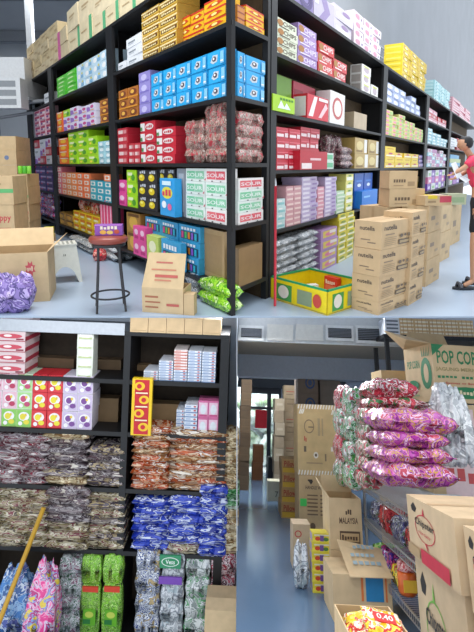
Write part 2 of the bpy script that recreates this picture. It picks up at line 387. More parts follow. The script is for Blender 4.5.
blk = pack('#20232c', ('e',.45,.42,.3,.26,'#e2c81e'), ('e',.4,.5,.14,.1,'#fff27a'), ('t','WOW',.3,.72,.9,.95,'#c8ccd4'))
mint = pack('#dfe9e2', ('r',.06,.2,.47,.8,'#7cc69c'), ('r',.5,.2,.9,.8,'#8fcba8'), ('t','SOUR',.08,.35,.9,.65,'#e6f3ea'), ('p',[(.92,.1),(1,.1),(1,.3)],'#c03a50'), ('r',.3,.02,.36,.1,'#333333'), ('r',.7,.02,.76,.1,'#333333'))
mintr = pack('#e9e5e2', ('r',.06,.2,.47,.8,'#e06a72'), ('r',.5,.2,.9,.8,'#d85a66'), ('t','SOUR',.08,.35,.9,.65,'#f4dede'), ('r',.3,.02,.36,.1,'#333333'), ('r',.7,.02,.76,.1,'#333333'))
pink = pack('#e64f9a', ('e',.5,.6,.3,.2,'#f6c8dc'), ('r',.2,.15,.8,.35,'#c02a78'))
yell = pack('#ecc71e', ('r',.1,.5,.9,.85,'#d8741e'), ('e',.5,.3,.3,.16,'#f6f0c0'))
brownp = pack('#a87f3c', ('e',.5,.5,.3,.35,'#d8a848'), ('r',.1,.8,.9,.95,'#6a4420'))
dpur = pack('#4a3a78', ('r',.1,.4,.9,.7,'#b8a8d0'), ('e',.25,.3,.12,.15,'#d04a6a'))
candy = pack('#3aa4d4', ('r',.08,.06,.92,.6,'#20506a'), *[('r',.12+.16*i,.12,.22+.16*i,.55,c) for i, c in enumerate(['#e0488a','#4ac060','#e88a2a','#8a5ac8','#30b8d0'])], ('t','CANDY',.15,.68,.85,.92,'#f0f8ff'))
# ---- left run
T = 'on the left rack'
def SL(k, *a, **kw): stack(RL, ZL[k], *a, **kw)
def SR(k, *a, **kw): stack(RR, ZR[k], *a, **kw)
al2 = lambda i, j: (i*2+j) % 2
SL(1, 28, 58, 43, 33, 4, 4, big, 'small tan carton', 'on top at the far left rack end', cat='carton', name='carton', alt=al2, depth=.3)
SL(1, 58, 68, 63, 28, 1, 2, pack('#d8c5a0', ('r',.0,0,.28,1,'#d86aa0'), kind='card'), 'tan carton with pink tape', 'on top of the left rack', cat='carton', name='carton', depth=.3)
SL(1, 68, 93, 80, -1, 2, 2, bigg, 'tall tan carton', 'above the sky print boxes', cat='carton', name='carton', alt=al2, depth=.3)
SL(1, 93, 176, 134, -62, 5, 3, bigg, 'large tan carton with green tape', 'on top of left rack', cat='carton', name='carton', alt=al2, depth=.3)
SL(2, 57, 76, 66, 73, 2, 5, green, 'bright green box', 'near the left rack top')
SL(2, 44, 51, 48, 92, 1, 1, white, 'plain white box', 'beside the green boxes, far left')
SL(2, 77, 110, 94, 56, 4, 3, skyw, 'pale sky print box', 'beside the green boxes')
SL(2, 118, 126, 122, 62, 1, 1, white, 'single low white box', 'beside the white box pile')
SL(2, 126.5, 142.5, 134, 36, 1, 3, white, 'white box', 'left of the gold boxes')
SL(2, 142, 159, 150, 8, 1, 6, gold, 'gold biscuit box', 'in the left gold tower')
SL(2, 159.5, 177, 168, -2, 1, 6, gold, 'gold biscuit box', 'in the right gold tower')
SL(2, 179, 203, 191, 14, 2, 3, yelr, 'yellow and red box', 'set back beside the gold towers', inset=.08)
SL(2, 204, 226, 215, -2, 1, 3, yelr, 'large yellow red box', 'near the central corner, top left rack', depth=.12)
SL(3, 35, 52, 43, 108, 3, 5, pinkw, 'pink and white box', 'at the far left end, high')
SL(3, 57, 63, 60, 112, 1, 3, orang, 'orange box', 'left of the purple white boxes')
SL(3, 63.5, 78, 71, 108, 2, 3, [wpur, lime], 'purple white box', 'middle left, under green boxes', alt=lambda i, j: 1 if (i == 0 and j == 2) else 0)
SL(3, 78.5, 95, 87, 105, 2, 3, wpur, 'lilac print box', 'right of the purple white boxes')
SL(3, 100, 110.5, 105, 99, 1, 3, oran, 'small brown snack box', 'beside the bay post')
SL(3, 119, 138, 128, 88, 2, 3, oran, 'brown and orange snack box', 'left of the lavender boxes')
SL(3, 139, 150, 145, 71, 1, 4, purp, 'lavender box', 'left of the blue boxes')
SL(3, 151, 226, 188, 61, 5, 3, blue, 'bright blue cartoon box', 'near the central corner', depth=.1)
SL(4, 35, 52, 43, 139, 3, 3, [wpur, kred2, white], 'mixed white and pink pack', 'at far left, eye level', alt=lambda i, j: (i+2*j) % 3)
SL(4, 59, 68, 64, 138, 1, 4, orang, 'orange pack', 'left of the lime boxes')
SL(4, 69, 88, 79, 131, 2, 4, lime, 'lime green box', 'in the taller lime block')
SL(4, 88, 98, 93, 136, 1, 3, lime, 'lime green box', 'in the lower lime block')
SL(4, 98.5, 111, 105, 141, 2, 4, paleb, 'pale blue carton', 'right of the lime boxes')
SL(4, 118, 128, 123, 128, 1, 5, kred2, 'red chocolate box', 'leftmost in the bay right of post')
SL(4, 128.5, 140, 134, 143, 2, 3, kred2, 'small red box', 'in the low red block')
SL(4, 141, 156, 149, 121, 1, 4, kred, 'red wafer box', 'in the taller red tower')
SL(4, 156.5, 175, 166, 127, 1, 4, kred, 'red wafer box', 'in the shorter red tower')
MR = foil(['#b83440', '#a89488', '#7c4a40', '#c8b8ac', '#c23a48'], 20, .3)
SL(4, 184, 203, 194, 122, 1, 3, None, 'clear bag of red sweets', 'right of the red wafer boxes', bag=MR, boxy=True, cat='bag', name='candy_bag', depth=.12)
SL(4, 204, 226, 215, 105, 1, 4, None, 'clear bag of red sweets', 'nearest the corner post', bag=MR, boxy=True, cat='bag', name='candy_bag', depth=.1)
SL(5, 35, 53, 44, 163, 3, 5, dpur, 'dark purple pack', 'at far left under eye level')
cc = ['#e07a8a', '#e88a6a', '#e8955a', '#ec8a4a', '#ea7a4a', '#ea7a4a', '#2fa8b8', '#2b9fb4', '#2b9fb4']
SL(5, 57.5, 112, 85, 167, 9, [5,4,4,4,4,4,3,3,4], [cube(c) for c in cc], 'small square printed box', 'under the lime boxes', alt=lambda i, j: i if i < 6 else (i if j < 3 else 4))
SL(5, 118, 126.5, 122, 180, 1, 2, pink, 'pink box', 'left of the lime print boxes')
SL(5, 127, 137, 132, 170, 1, 3, lime, 'lime print box', 'left of the black boxes')
SL(5, 138, 157.5, 148, 170, 2, 3, blk, 'black box with yellow fruit', 'in the left black block', jit=.001)
SL(5, 158, 176, 167, 169, 2, 3, blk, 'black box with yellow fruit', 'in the right black block', inset=.06, jit=.001)
SL(5, 160, 175.5, 168, 178, 1, 1, pack('#2a9fe0', ('e',.5,.62,.36,.16,'#e8e04a'), ('t','POP',.18,.54,.82,.7,'#d83a5a'), ('e',.3,.3,.16,.1,'#f0f6fa'), ('e',.68,.25,.14,.09,'#e86a9a'), ('r',.2,.82,.8,.93,'#d8f0fa')), 'tall blue candy pack', 'in front of black boxes', inset=-.06, depth=.07)
SL(5, 177, 185.5, 181, 168, 1, 1, pack('#8c9096', ('r',.2,.1,.8,.9,'#b4b8bc')), 'narrow grey box', 'left of the mint green print boxes')
SL(5, 186, 228, 207, 168.5, 2, 4, [mint, mintr], 'white sour print box', 'beside corner post, left rack', alt=lambda i, j: 1 if (i, j) in ((1, 3), (1, 0)) else 0, depth=.09, jit=.001)
MPB = foil(['#2a9ad8', '#4a3a98', '#ee6a3a', '#e04a8a', '#2a6ad0', '#f2e6e0'], 22)
SL(6, 35, 53, 44, 191, 2, 4, None, 'colourful crinkled snack bag', 'at low far left', bag=MPB, cat='bag', name='snack_bag', depth=.15)
SL(6, 58, 73, 66, 214, 2, 2, brownp, 'brown snack box', 'low, left of the yellow boxes')
SL(6, 73.5, 100, 87, 214, 4, 3, yell, 'yellow snack box', 'behind the stool', inset=.03)
MRP = foil(['#c8283a', '#e86a4a', '#e8dcd0', '#a01e30'], 20)
SL(6, 78, 97, 88, 199, 1, 2, None, 'flat red snack packet', 'on the yellow snack boxes', bag=MRP, cat='bag', name='snack_packet', depth=.1, inset=.09)
SL(6, 100.5, 112.5, 106, 200, 4, 1, pack('#e8487a', ('r',.3,.1,.7,.9,'#f4b0c4')), 'upright pink stick pack', 'behind the stool top')
SL(6, 127, 140, 133, 213, 1, 2, brownp, 'golden brown box', 'left of the pink character packs')
SL(6, 133, 146, 140, 227, 2, 2, pink, 'pink print pack', 'low, right of the stool', inset=-.03, depth=.08)
SL(6, 146.5, 158, 152, 236, 1, 1, pack('#c4d46a', ('e',.5,.6,.3,.22,'#f2f0c8'), ('r',.2,.15,.8,.35,'#6a9a3a')), 'small lime green box', 'low, right of pink packs', inset=-.05, depth=.09)
SL(6, 146, 200, 173, 222, 3, [3,3,3], candy, 'blue carded candy set', 'low near the corner', jit=.001, depth=.1, inset=.05)
SL(6, 161, 182, 172, 241, 1, 1, candy, 'large blue candy set', 'at the front of the lowest shelf', inset=-.03, depth=.05)
SL(6, 201, 226, 214, 229, 1, 1, pack('#b89a70', ('r',.1,.1,.9,.9,'#ab8c62'), kind='card'), 'plain brown card box', 'low, against the corner post', depth=.08, inset=.1)
# ---- end bay between the two corner posts
T2 = 'at the rack corner'
def SE(k, *a, **kw): stack(RR, ZL[k], *a, depth=.1, inset=.012, jit=.001, **kw)
SE(2, 246, 265, 256, 10, 1, 3, yelr, 'yellow and red box', 'between the two corner posts')
SE(2, 237.5, 245, 241, 6, 1, 3, pack('#c8781e', ('r',0,.8,1,1,'#8a2a18')), 'shaded orange box', 'between the two corner posts')
SE(3, 237.5, 245, 241, 52, 1, 3, blue, 'narrow blue cartoon box', 'between the corner posts')
SE(3, 245.5, 264.5, 255, 58, 1, 3, blue, 'wide blue cartoon box', 'between the corner posts')
SE(4, 238, 264, 251, 114, 1, 4, None, 'clear bag of red sweets', 'between the corner posts', bag=MR, boxy=True, cat='bag', name='candy_bag')
SE(5, 238, 264, 251, 178, 1, 4, [mint, mintr], 'white box with sour print', 'between the corner posts', alt=lambda i, j: 1 if j in (0, 3) else 0)
SE(6, 239, 262, 251, 245, 1, 1, pack('#8f7350', kind='card'), 'brown card box', 'low between the two corner posts')
# ---- right run
swirl = pack('#8a7ab0', *[('o',.55,.45,.1+.1*i,.12+.11*i,.25,'#5a4a80') for i in range(1, 4)], ('r',.0,.9,1,1,'#c8c0da'), s=[('r',.1,.1,.9,.9,'#b8a8a0')])
swirlw = pack('#c6bcd0', ('p',[(.2,0),(.5,.5),(.3,1),(.6,1),(.8,.5),(.5,0)],'#9a88b4'), ('r',.05,.6,.2,.9,W_), s=[('r',.1,.1,.9,.9,'#b8a8a0')])
SR(1, 278, 313, 296, -22, 2, 1, swirl, 'purple swirl box', 'on top of the right rack')
SR(1, 314, 333, 324, -1, 1, 1, swirlw, 'tall grey purple swirl box', 'on top of right rack')
SR(1, 334, 353, 344, 10, 1, 2, pack('#cfc6d4', ('r',.1,.2,.8,.5,W_), ('e',.6,.7,.2,.16,'#9a80a8')), 'pale lilac carton', 'on top of the right rack')
pkw = pack('#dccdd4', ('e',.4,.5,.25,.3,'#c890a4'), ('r',.6,.2,.95,.8,'#eceef0'), ('r',.7,.3,.85,.6,'#8a6a90'))
SR(1, 354, 380, 367, 20, 3, 4, pkw, 'white pink print box', 'top of right rack by yellow stack')
yst = pack('#eccf28', ('r',.05,.15,.6,.8,'#c8a03a'), ('e',.35,.5,.15,.2,'#f6efb0'), ('r',.7,.1,.95,.9,'#d8b020'), s=[('r',.1,.3,.9,.6,'#f4e060')])
SR(1, 402, 425, 413, 52, 3, 6, yst, 'yellow printed box', 'in the tall yellow stack', depth=.3, jit=.001)
pbx = pack('#a8d8dc', ('r',.1,.2,.7,.8,'#d2eaea'), ('e',.3,.5,.12,.2,'#5ab0b8'), s=[('r',.1,.2,.9,.8,'#c4e6e8')])
SR(1, 434, 449, 442, 86, 3, 6, pbx, 'pale turquoise box', 'behind the yellow stack, high up', depth=.3, jit=.001)
pkr = pack('#e2a4b0', ('r',.1,.2,.9,.5,'#f2e4e6'), s=[('r',.1,.2,.9,.5,'#f2e4e6')])
SR(1, 452, 470, 460, 103, 3, 6, pkr, 'pink and white box', 'at far right end, high up', depth=.3, jit=.001)
chip = lambda c, b: pack(c, ('t','CHIPS',.3,.35,.92,.85,b), ('e',.16,.55,.14,.34,'#b07838'), ('r',.1,.08,.6,.2,b))
SR(2, 277, 297, 286, 21, 1, 4, chip('#dfe2c8', '#5a4a3a'), 'cream CHIPS box', 'top bay, right of the corner post')
SR(2, 298, 317, 307, 27, 1, 4, chip('#a98ac0', '#efe4f4'), 'purple CHIPS box', 'right of cream CHIPS boxes')
SR(2, 318, 333, 325, 44, 1, 3, chip('#cf3a3a', '#f4e2dc'), 'red CHIPS box', 'right of purple CHIPS boxes')
SR(2, 333.5, 347, 340, 61, 1, 2, chip('#c93a40', '#f4e2dc'), 'red CHIPS box', 'in the shorter red tower')
wpk = pack('#e4e2dc', ('e',.5,.5,.3,.32,'#b8a8b0'), ('r',.2,.75,.8,.9,'#c8d06a'), s=[('r',.1,.1,.9,.9,'#a8a098')])
SR(2, 362, 371, 367, 66, 1, 3, wpk, 'white print box', 'right of the red CHIPS boxes', depth=.15)
SR(2, 372, 379, 376, 86, 1, 1, wpk, 'short white print box', 'beside the second post')
sb = pack('#a8b4d4', ('e',.5,.5,.35,.35,'#e4e8f0'), ('r',.1,.1,.9,.2,'#6a7ab0'))
SR(2, 386, 420, 403, 91, 6, [3,3,3,2,3,2], sb, 'pale blue white box', 'high, below the yellow stack')
SR(2, 428, 446, 437, 112, 4, [3,3,2,2], [pkr, kred2], 'pink red pack', 'high at the right end', alt=al2)
LG = pack('#6f9a2e', ('r',.1,.1,.9,.3,'#557a20'))
DR = pack('#b02840', ('e',.6,.3,.2,.2,'#e8a0b0'), ('r',.1,.6,.8,.8,'#8c1a30'))
SR(3, 276, 292, 284, 76, 1, 1, LG, 'dark green box', 'behind the lime box', inset=.14)
SR(3, 293, 316, 304, 84, 2, 1, DR, 'tall dark red box', 'behind the red and white boxes', inset=.14)
SR(3, 273.5, 295, 284, 96, 1, 1, pack('#a8d422', ('p',[(.2,.2),(.35,.7),(.5,.3),(.6,.6),(.8,.2)],'#e8f0f4'), ('t','MENTO',.3,.72,.95,.92,'#4a8a2a')), 'bright lime box with white figure', 'right of corner post', inset=-.02, depth=.1)
RWX = pack('#d02c3c', ('p',[(.05,.1),(.3,.95),(.45,.95),(.25,.1)],'#f0e8e6'), ('p',[(.5,.1),(.85,.8),(.95,.6),(.65,.1)],'#f2c8cc'), ('r',.5,.82,.95,.95,'#f0e8e6'), s=[('r',.1,.1,.9,.9,'#e8dcdc')])
SR(3, 308, 329, 318, 96, 1, 1, RWX, 'red and white gift box', 'right of the lime box', inset=-.01, depth=.16)
SR(3, 330, 346, 338, 92, 1, 1, pack('#e8e4e0', ('e',.5,.5,.35,.35,'#c05a5a'), ('e',.5,.5,.25,.26,'#f2e6da')), 'white box with red drawing', 'right of the gift box', inset=.0, depth=.16)
SR(3, 354, 366, 360, 113, 1, 1, pack('#b8a486', kind='card'), 'plain tan box', 'beside the second right post')
pyel = pack('#dcd488', ('e',.35,.5,.22,.3,'#e890a8'), ('r',.6,.15,.95,.8,'#a8cc7a'), ('r',.1,.05,.5,.2,'#e8c83a'))
SR(3, 385, 423, 404, 116, 7, [6,5,6,5,5,4,4], pyel, 'pastel yellow pink box', 'upper bay past the second post')
SR(3, 427.5, 447, 437, 131, 5, [5,4,4,3,3], paleb, 'pale teal box', 'upper bay past the third post')
SR(3, 450, 456, 453, 138, 1, 4, white, 'small white carton', 'upper bay beside the person')
SR(3, 457, 470, 463, 140, 2, 2, MR and pack('#b82a30'), 'plain red pack', 'above the person in pink')
TB = pack('#c0283a', ('r',.05,.12,.6,.4,'#ecdcdc'), ('r',.05,.6,.95,.7,'#e06a78'), ('r',.66,.1,.94,.5,'#e8d0d2'))
SR(4, 271.5+5, 300, 287, 128, 2, 4, TB, 'dark pink box with label', 'right of the corner post')
SR(4, 278, 303, 290, 116, 2, 5, [TB], 'dark pink box', 'set back behind the labelled pink boxes', inset=.12, alt=lambda i, j: 0) if False else None
SR(4, 300.5, 319, 310, 128, 2, 4, TB, 'dark pink box', 'in the set back pink block', inset=.07)
SR(4, 300, 326, 313, 151, 1, 1, pack('#b81c2e', ('r',.35,.5,.75,.62,'#e8c0c4'), ('r',.05,.05,.4,.35,'#ecdcdc')), 'wide flat red tray', 'in front of dark pink boxes', inset=-.05, depth=.09)
SR(4, 326.5, 334.5, 330, 153, 1, 2, pack('#cfe0d4', ('r',.1,.2,.9,.8,'#6ab88a')), 'small mint green box', 'right of the red tray')
SR(4, 327, 342, 334, 138, 3, 2, None, 'dark sweet packet', 'above the mint boxes', bag=foil(['#3a2a30', '#a05a6a', '#6a5a52', '#d8c8c0'], 40), cat='bag', name='sweet_packet', inset=.1, depth=.1)
SR(4, 342, 353, 348, 148, 1, 3, None, 'bag of wrapped dark sweets', 'right of the mint boxes', bag=foil(['#3a2a30', '#8a4a5a', '#b8a8a0', '#5a3a42'], 40), cat='bag', name='sweet_bag', depth=.12)
gw = pack('#b89a58', ('r',.75,.05,1,.95,'#e8e6e0'), ('e',.38,.5,.28,.3,'#d8c488'), ('r',.1,.1,.6,.2,'#8a6a30'))
SR(4, 355, 379, 367, 139, 2, 2, gw, 'gold box with white edge', 'left of the second right post')
SR(4, 385, 418, 401, 148, 4, [4,3,3,3], [pack('#e6c022', ('r',.1,.2,.9,.45,'#f2e8d0'), ('e',.5,.7,.2,.15,'#b83a6a')), pack('#e8c81c', ('r',.2,.5,.8,.7,'#c89a10'))], 'bright yellow box', 'at eye level past second post', alt=al2)
SR(4, 418.5, 423, 421, 155, 1, 3, dpur, 'small purple box', 'beside the third right post')
SR(4, 427.5, 446, 437, 150, 5, [5,5,4,5,4], [paleb, pkw, pack('#b878a8')], 'pastel toiletry box', 'at eye level past third post', alt=lambda i, j: (i+j) % 3)
SR(4, 450, 460, 455, 155, 2, 3, [pack('#5aa0c8'), pack('#b8c48a')], 'blue and olive pack', 'beside the person', alt=al2)
tw = pack('#c4dcdc', ('r',.1,.2,.9,.5,'#8ac0c4'), ('r',.2,.6,.6,.8,W_))
SR(5, 277, 285.5, 281, 199, 1, 4, tw, 'pale teal pack', 'behind the red pole')
SR(5, 286, 301, 294, 186, 2, 8, pack('#cf9aa0', ('r',.1,.2,.9,.6,'#e8ccc8')), 'thin rose coloured box', 'right of the red pole', jit=.002)
lil = pack('#c4b4d4', ('r',.06,.2,.5,.7,'#e4dcea'), ('r',.6,.2,.9,.6,'#9a80b4'))
SR(5, 301.5, 317, 309, 177, 1, 10, lil, 'thin lilac box', 'in the left lilac tower', jit=.002)
SR(5, 317.5, 324, 321, 187, 1, 8, pack('#dc98a8', ('r',.1,.2,.9,.6,'#f0d0d4')), 'thin pink box', 'between the lilac towers')
SR(5, 324.5, 336, 330, 177, 1, 10, lil, 'thin lilac box', 'in the right lilac tower', jit=.002)
SR(5, 336.5, 345, 341, 191, 1, 6, pack('#b8d4b0', ('r',.1,.2,.9,.6,'#e4ecd8')), 'thin mint box', 'right of the lilac towers')
SR(5, 345.5, 353, 349, 174, 1, 5, pack('#e4dc7a', ('r',.1,.15,.9,.6,'#f4f2e4'), ('e',.5,.75,.2,.12,'#6a9a4a')), 'yellow and white box', 'left of the dark blue boxes')
dbl = pack('#1d5ab4', ('r',.2,.5,.8,.6,'#4a8ad8'), ('e',.5,.3,.2,.1,'#e8f0f8'))
SR(5, 354, 372, 363, 173, 2, 2, dbl, 'dark blue box', 'above the wide brown cartons', inset=.06)
SR(5, 362, 378, 370, 190, 1, 1, pack('#1f7ad4', ('r',.1,.6,.5,.7,'#8ac0f0')), 'bright blue box', 'in front of the dark blue boxes', inset=-.04, depth=.12)
SR(5, 386, 422, 404, 178, 5, 3, [pack('#c8b080', kind='card'), pack('#d08a78'), pack('#e0c84a')], 'mixed small pack', 'behind the upper brown cartons', alt=lambda i, j: (i+j) % 3, inset=.1)
cln = [pack('#7a4ab0', ('r',.2,.2,.8,.6,'#e0d0ee')), pack('#d87aa8', ('r',.2,.2,.8,.6,'#f4e4ea')), pack('#d8d8d4', ('r',.2,.2,.8,.6,'#9ac88a')), pack('#a05ab8')]
SR(5, 427.5, 447, 437, 170, 6, [3,3,3,3,3,2], cln, 'purple or pink sachet box', 'low past the third post', alt=lambda i, j: (i*2+j) % 4)
SR(5, 450, 459, 455, 172, 3, 2, cln, 'mixed bottle carton', 'low beside the person', alt=lambda i, j: (i+j+2) % 4)
# ================================================================= THINGS ON THE FLOOR OF THE TOP ROOM
cardc = lambda *f, **k: pack(k.pop('c', '#c9ad85'), *f, kind='card', rough=.8, **k)
RZ = RR.rz
SIL = foil(['#8f9499', '#c9ced2', '#5d6166', '#e6e8ea', '#74787c', '#b4b8bc'], 26, .16)
CLR = foil(['#a9adb0', '#d6dadc', '#8c9094', '#e8eaea', '#9aa8b0'], 16, .16)
LIMF = foil(['#7cc81e', '#a8e03a', '#5aa414', '#d8f0a0'], 16)
stack(RR, .01, 277, 299, 288, 240, 1, 7, None, 'silver crinkled snack bag', 'beside the red pole', bag=SIL, cat='bag', name='snack_bag', depth=.22, inset=-.02)
stack(RR, .01, 299.5, 319, 309, 233, 1, 7, None, 'silver crinkled snack bag', 'left of the pink striped boxes', bag=SIL, cat='bag', name='snack_bag', depth=.22, inset=-.02)
stack(RR, .0, 320.5, 337, 328, 229, 1, 4, pack('#b08ab8', ('r',.12,.2,.9,.85,'#e2c85a'), ('e',.5,.5,.25,.2,'#e07a9a'), ('r',.5,.5,.9,.8,'#e6dcd8')), 'pink and yellow box', 'right of the silver bags', inset=-.02)
stack(RR, .0, 338, 354, 346, 213, 2, 8, pack('#d8c83a', ('r',.1,.1,.9,.4,'#f0ecc8'), ('e',.5,.65,.3,.2,'#8a9a3a')), 'yellow printed box', 'on floor behind the stacked brown cartons', inset=-.02)
stack(RL, .0, 67, 90, 78, 240, 2, 2, None, 'clear silver bag of goods', 'on floor behind white step stool', bag=CLR, cat='bag', name='plastic_bag', depth=.3, inset=-.12)
stack(RL, .0, 91, 114, 102, 244, 1, 2, None, 'clear silver bag', 'on the floor behind the round stool', bag=CLR, cat='bag', name='plastic_bag', depth=.25, inset=-.05)
stack(RL, .0, 197, 229, 213, 283, 1, 2, None, 'lime green snack bag', 'on the floor under left rack', bag=LIMF, cat='bag', name='snack_bag', depth=.14, inset=-.02)
stack(RL, .0, 184, 196, 190, 276, 1, 2, None, 'grey clear bag', 'behind the tan flap carton', bag=SIL, cat='bag', name='plastic_bag', depth=.14, inset=.0)
# stacked brown cartons
nut = cardc(('t','nutella',.08,.68,.5,.86,'#4a4038'), ('r',.12,.5,.42,.54,'#8a7660'), *[('r',.08,.12+.07*i,.48,.14+.07*i,'#a08a6a') for i in range(5)], ('r',.55,.1,.92,.28,'#5f5246'), ('r',.57,.14,.9,.24,'#a8916e'), ('e',.63,.42,.05,.07,'#6a5a4a'), ('e',.75,.44,.04,.05,'#6a5a4a'), ('r',.84,.36,.92,.48,'#7a6a56'),
   s=[('t','nutella',.2,.66,.75,.82,'#4a4038'), ('r',.25,.3,.6,.34,'#8a7660'), ('r',.5,.2,.8,.24,'#8a7660')], t=[('r',.0,.44,1,.56,'#c4a67c')], c='#c8ab84')
p = TOP.floor(378, 315.5); px = 470/ p.y
hs = [.095, .185, .195, .2]
# total height so that the top edge shows at y=222
ztop = vplane_z(TOP, 378, 222, p); f = ztop/sum(hs); hs = [h*f for h in hs]
d = V((math.cos(math.radians(42)), math.sin(math.radians(42)), 0)); wN = solve_w(TOP, p, d, 406.5)
zN = col(TOP, p, math.radians(42), wN, .24, hs, nut, 'carton', 'brown black-print carton in the nearest column', 'carton', 'nearest column of stacked brown cartons', jit=.004)
p2 = p+d*(wN+.01)+V((0, 0, 0)); q = TOP.floor(408, 306); wM = solve_w(TOP, q, d, 425)
zM = col(TOP, q, math.radians(50), wM*1.1, .24, [.19, .19, .19, .2, .0001][:4], nut, 'carton', 'brown black-print carton in second column back', 'carton', 'second column of stacked brown cartons', jit=.004)
tp = TOP.floor(408, 268)
plain = cardc(('r',.2,.45,.5,.6,'#8a7256'), ('r',.55,.2,.8,.3,'#a58a66'), s=[('r',.45,0,.55,1,'#bd9d74')], t=[('r',0,.44,1,.56,'#b99a70')])
# cartons on the floor further back, in a row along the right rack
def floorcol(xl, yb, xr, yt, n, rz, desc, dd=.25, st=plain):
    p = TOP.floor(xl, yb); rz = math.radians(rz); w = solve_w(TOP, p, V((math.cos(rz), math.sin(rz), 0)), xr)
    h = vplane_z(TOP, xl, yt, p); return p, rz, w, col(TOP, p, rz, w, dd, [h/n]*n, st, 'carton', desc, 'carton', desc+' column', jit=.004)
pA, rA, wA, zA = floorcol(425, 287, 438, 206, 3, 52, 'tan carton behind the stacked brown columns')
pB, rB, wB, zB = floorcol(438.5, 263, 449, 203, 2, 52, 'tan carton in second column behind stacked brown columns')
pC, rC, wC, zC = floorcol(449.5, 246, 460, 205, 1, 52, 'tall tan carton nearest the person, on the floor')
pD, rD, wD, zD = floorcol(384, 285, 400, 207, 3, 40, 'tan carton hidden behind stacked brown cartons', dd=.3)
pz = pD+V((.02, .02, zD+.002)); st = cardc(('t','SNACK',.15,.35,.6,.6,'#6a543c'), ('r',.65,.15,.9,.4,'#a58a66'), ('r',.15,.15,.5,.2,'#a08460'))
rz8 = math.radians(18)
def upon(p, z, xl, xr, yt, rz, dd, st, label, name='carton', cat='carton'):
    pp = V((p[0], p[1], z)); rz = math.radians(rz)
    pp = TOP.plane(xl, TOP.px(pp)[1], pp, V((0, 1, 0))); pp.z = z
    w = solve_w(TOP, pp, V((math.cos(rz), math.sin(rz), 0)), xr); h = vplane_z(TOP, xl, yt, pp)-z
    o = box_mesh(w, dd, h, st).build(name, None, pose(TOP, pp.x, pp.y, z, rz)); tag(o, label, cat); return z+h, pp
z1, _ = upon(pD, zD+.002, 389, 424, 189, 12, .2, st, 'wide brown carton on the stack behind stacked brown cartons')
z2, _ = upon(pD, z1+.002, 389, 417, 171, 12, .18, st, 'brown carton topmost behind the stacked brown cartons, below yellow boxes')
z3, _ = upon(pA, zA+.002, 425, 451, 196, 15, .2, cardc(('r',.55,.3,1,.95,'#c8485a'), ('r',.1,.7,.45,1,'#e0c42a'), ('r',.1,.3,.4,.5,'#9a805c'), t=[('r',.2,0,.5,1,'#e0c42a'), ('r',.55,.2,.95,.9,'#e8c8c4')]), 'tan carton with yellow and red print on floor cartons')
z4, _ = upon(pC, zC+.002, 447, 466, 194, 10, .2, cardc(('r',.1,.2,.9,.7,'#8a9a74'), c='#a9ab8c'), 'greenish carton beside the person')
# crate
zr = .185; Cc = TOP.floor(327, 315.8); Cc.z = zr
def off(p, deg, r): return V((p.x+r*math.cos(math.radians(deg)), p.y+r*math.sin(math.radians(deg)), zr))
D = off(Cc, 40, .5); B = off(Cc, 130, .62); A = B+(D-Cc)
crate = empty('display_crate', TOP.M @ Matrix.Translation((A.x, A.y, 0))); tag(crate, 'yellow and green open display crate on the floor', 'crate')
def wallq(P, Q, m, z0, z1, t, nm, spec=None):
    P = V((P.x-A.x, P.y-A.y, 0)); Q = V((Q.x-A.x, Q.y-A.y, 0)); u = (Q-P).normalized(); n = V((-u.y, u.x, 0))*t
    mb = MB(); mb.slab([P+V((0,0,z0)), Q+V((0,0,z0)), Q+V((0,0,z1)), P+V((0,0,z1))], n, m)
    if spec: mb.face(spec, P+V((0,0,z0)), u, (0,0,1), (Q-P).length, z1-z0)
    return mb.build(nm, crate)
Y_ = mat('#ecd415', .45); G_ = mat('#1f9a62', .45)
spec = [('r',.12,.1,.4,.85,'#4a9a4a'), ('r',.5,.15,.75,.8,'#8a9a7a'), ('e',.25,.5,.1,.3,'#e8e0d0'), ('e',.84,.5,.07,.3,'#c8483a')]
for i, (P, Q) in enumerate(((Cc, D), (B, Cc), (A, B), (D, A))):
    wallq(P, Q, Y_, 0, zr, .008, 'side_panel', spec if i < 2 else None)
    wallq(P, Q, G_, zr, zr+.016, .014, 'rim')
mb = MB(); mb.prism([(v.x-A.x, v.y-A.y) for v in (A, B, Cc, D)], .004, .012, mat('#c9ad85', .8, 'card')); mb.build('base_sheet', crate)
cen = (A+D)/2*.35+(A+D+B+Cc)/4*.65
o = box_mesh(.15, .05, .16, pack('#d8382c', ('r',.1,.1,.9,.55,'#e8785a'), ('t','JELLY',.12,.6,.88,.85,'#f4dccc'), s=[('r',.1,.1,.9,.6,'#e8a08a')])).build('snack_box', None, pose(TOP, A.x*.5+D.x*.5-.1, A.y*.5+D.y*.5+.03, .014, math.radians(-54))); tag(o, 'red snack box standing inside the display crate', 'box')
mid = (A+D+B+Cc)/4
o = box_mesh(.085, .06, .12, pack('#e4e2dc', ('o',.5,.55,.28,.24,.3,'#c07a8a'), ('e',.5,.55,.1,.09,'#8a9a8a'))).build('tissue_box', None, pose(TOP, mid.x-.07, mid.y-.0, .014, math.radians(14))); tag(o, 'small white box with pink ring print inside display crate', 'box')
# red pole
p = TOP.floor(275, 306); mb = MB(); zt = vplane_z(TOP, 274, 186, p)
root = empty('broom', TOP.M @ Matrix.Translation((p.x, p.y, 0))); tag(root, 'red broom handle standing against the right rack', 'broom')
mb.tube([(0, 0, .0), (-.004, .03, zt)], .011, mat('#c2283c', .35)); mb.build('handle', root)
mb = MB(); mb.tube([(-.004, .03, zt), (-.004, .032, zt+.06)], [.009, .006], mat('#b8bcc0', .3, 'metal')); mb.build('tip', root)
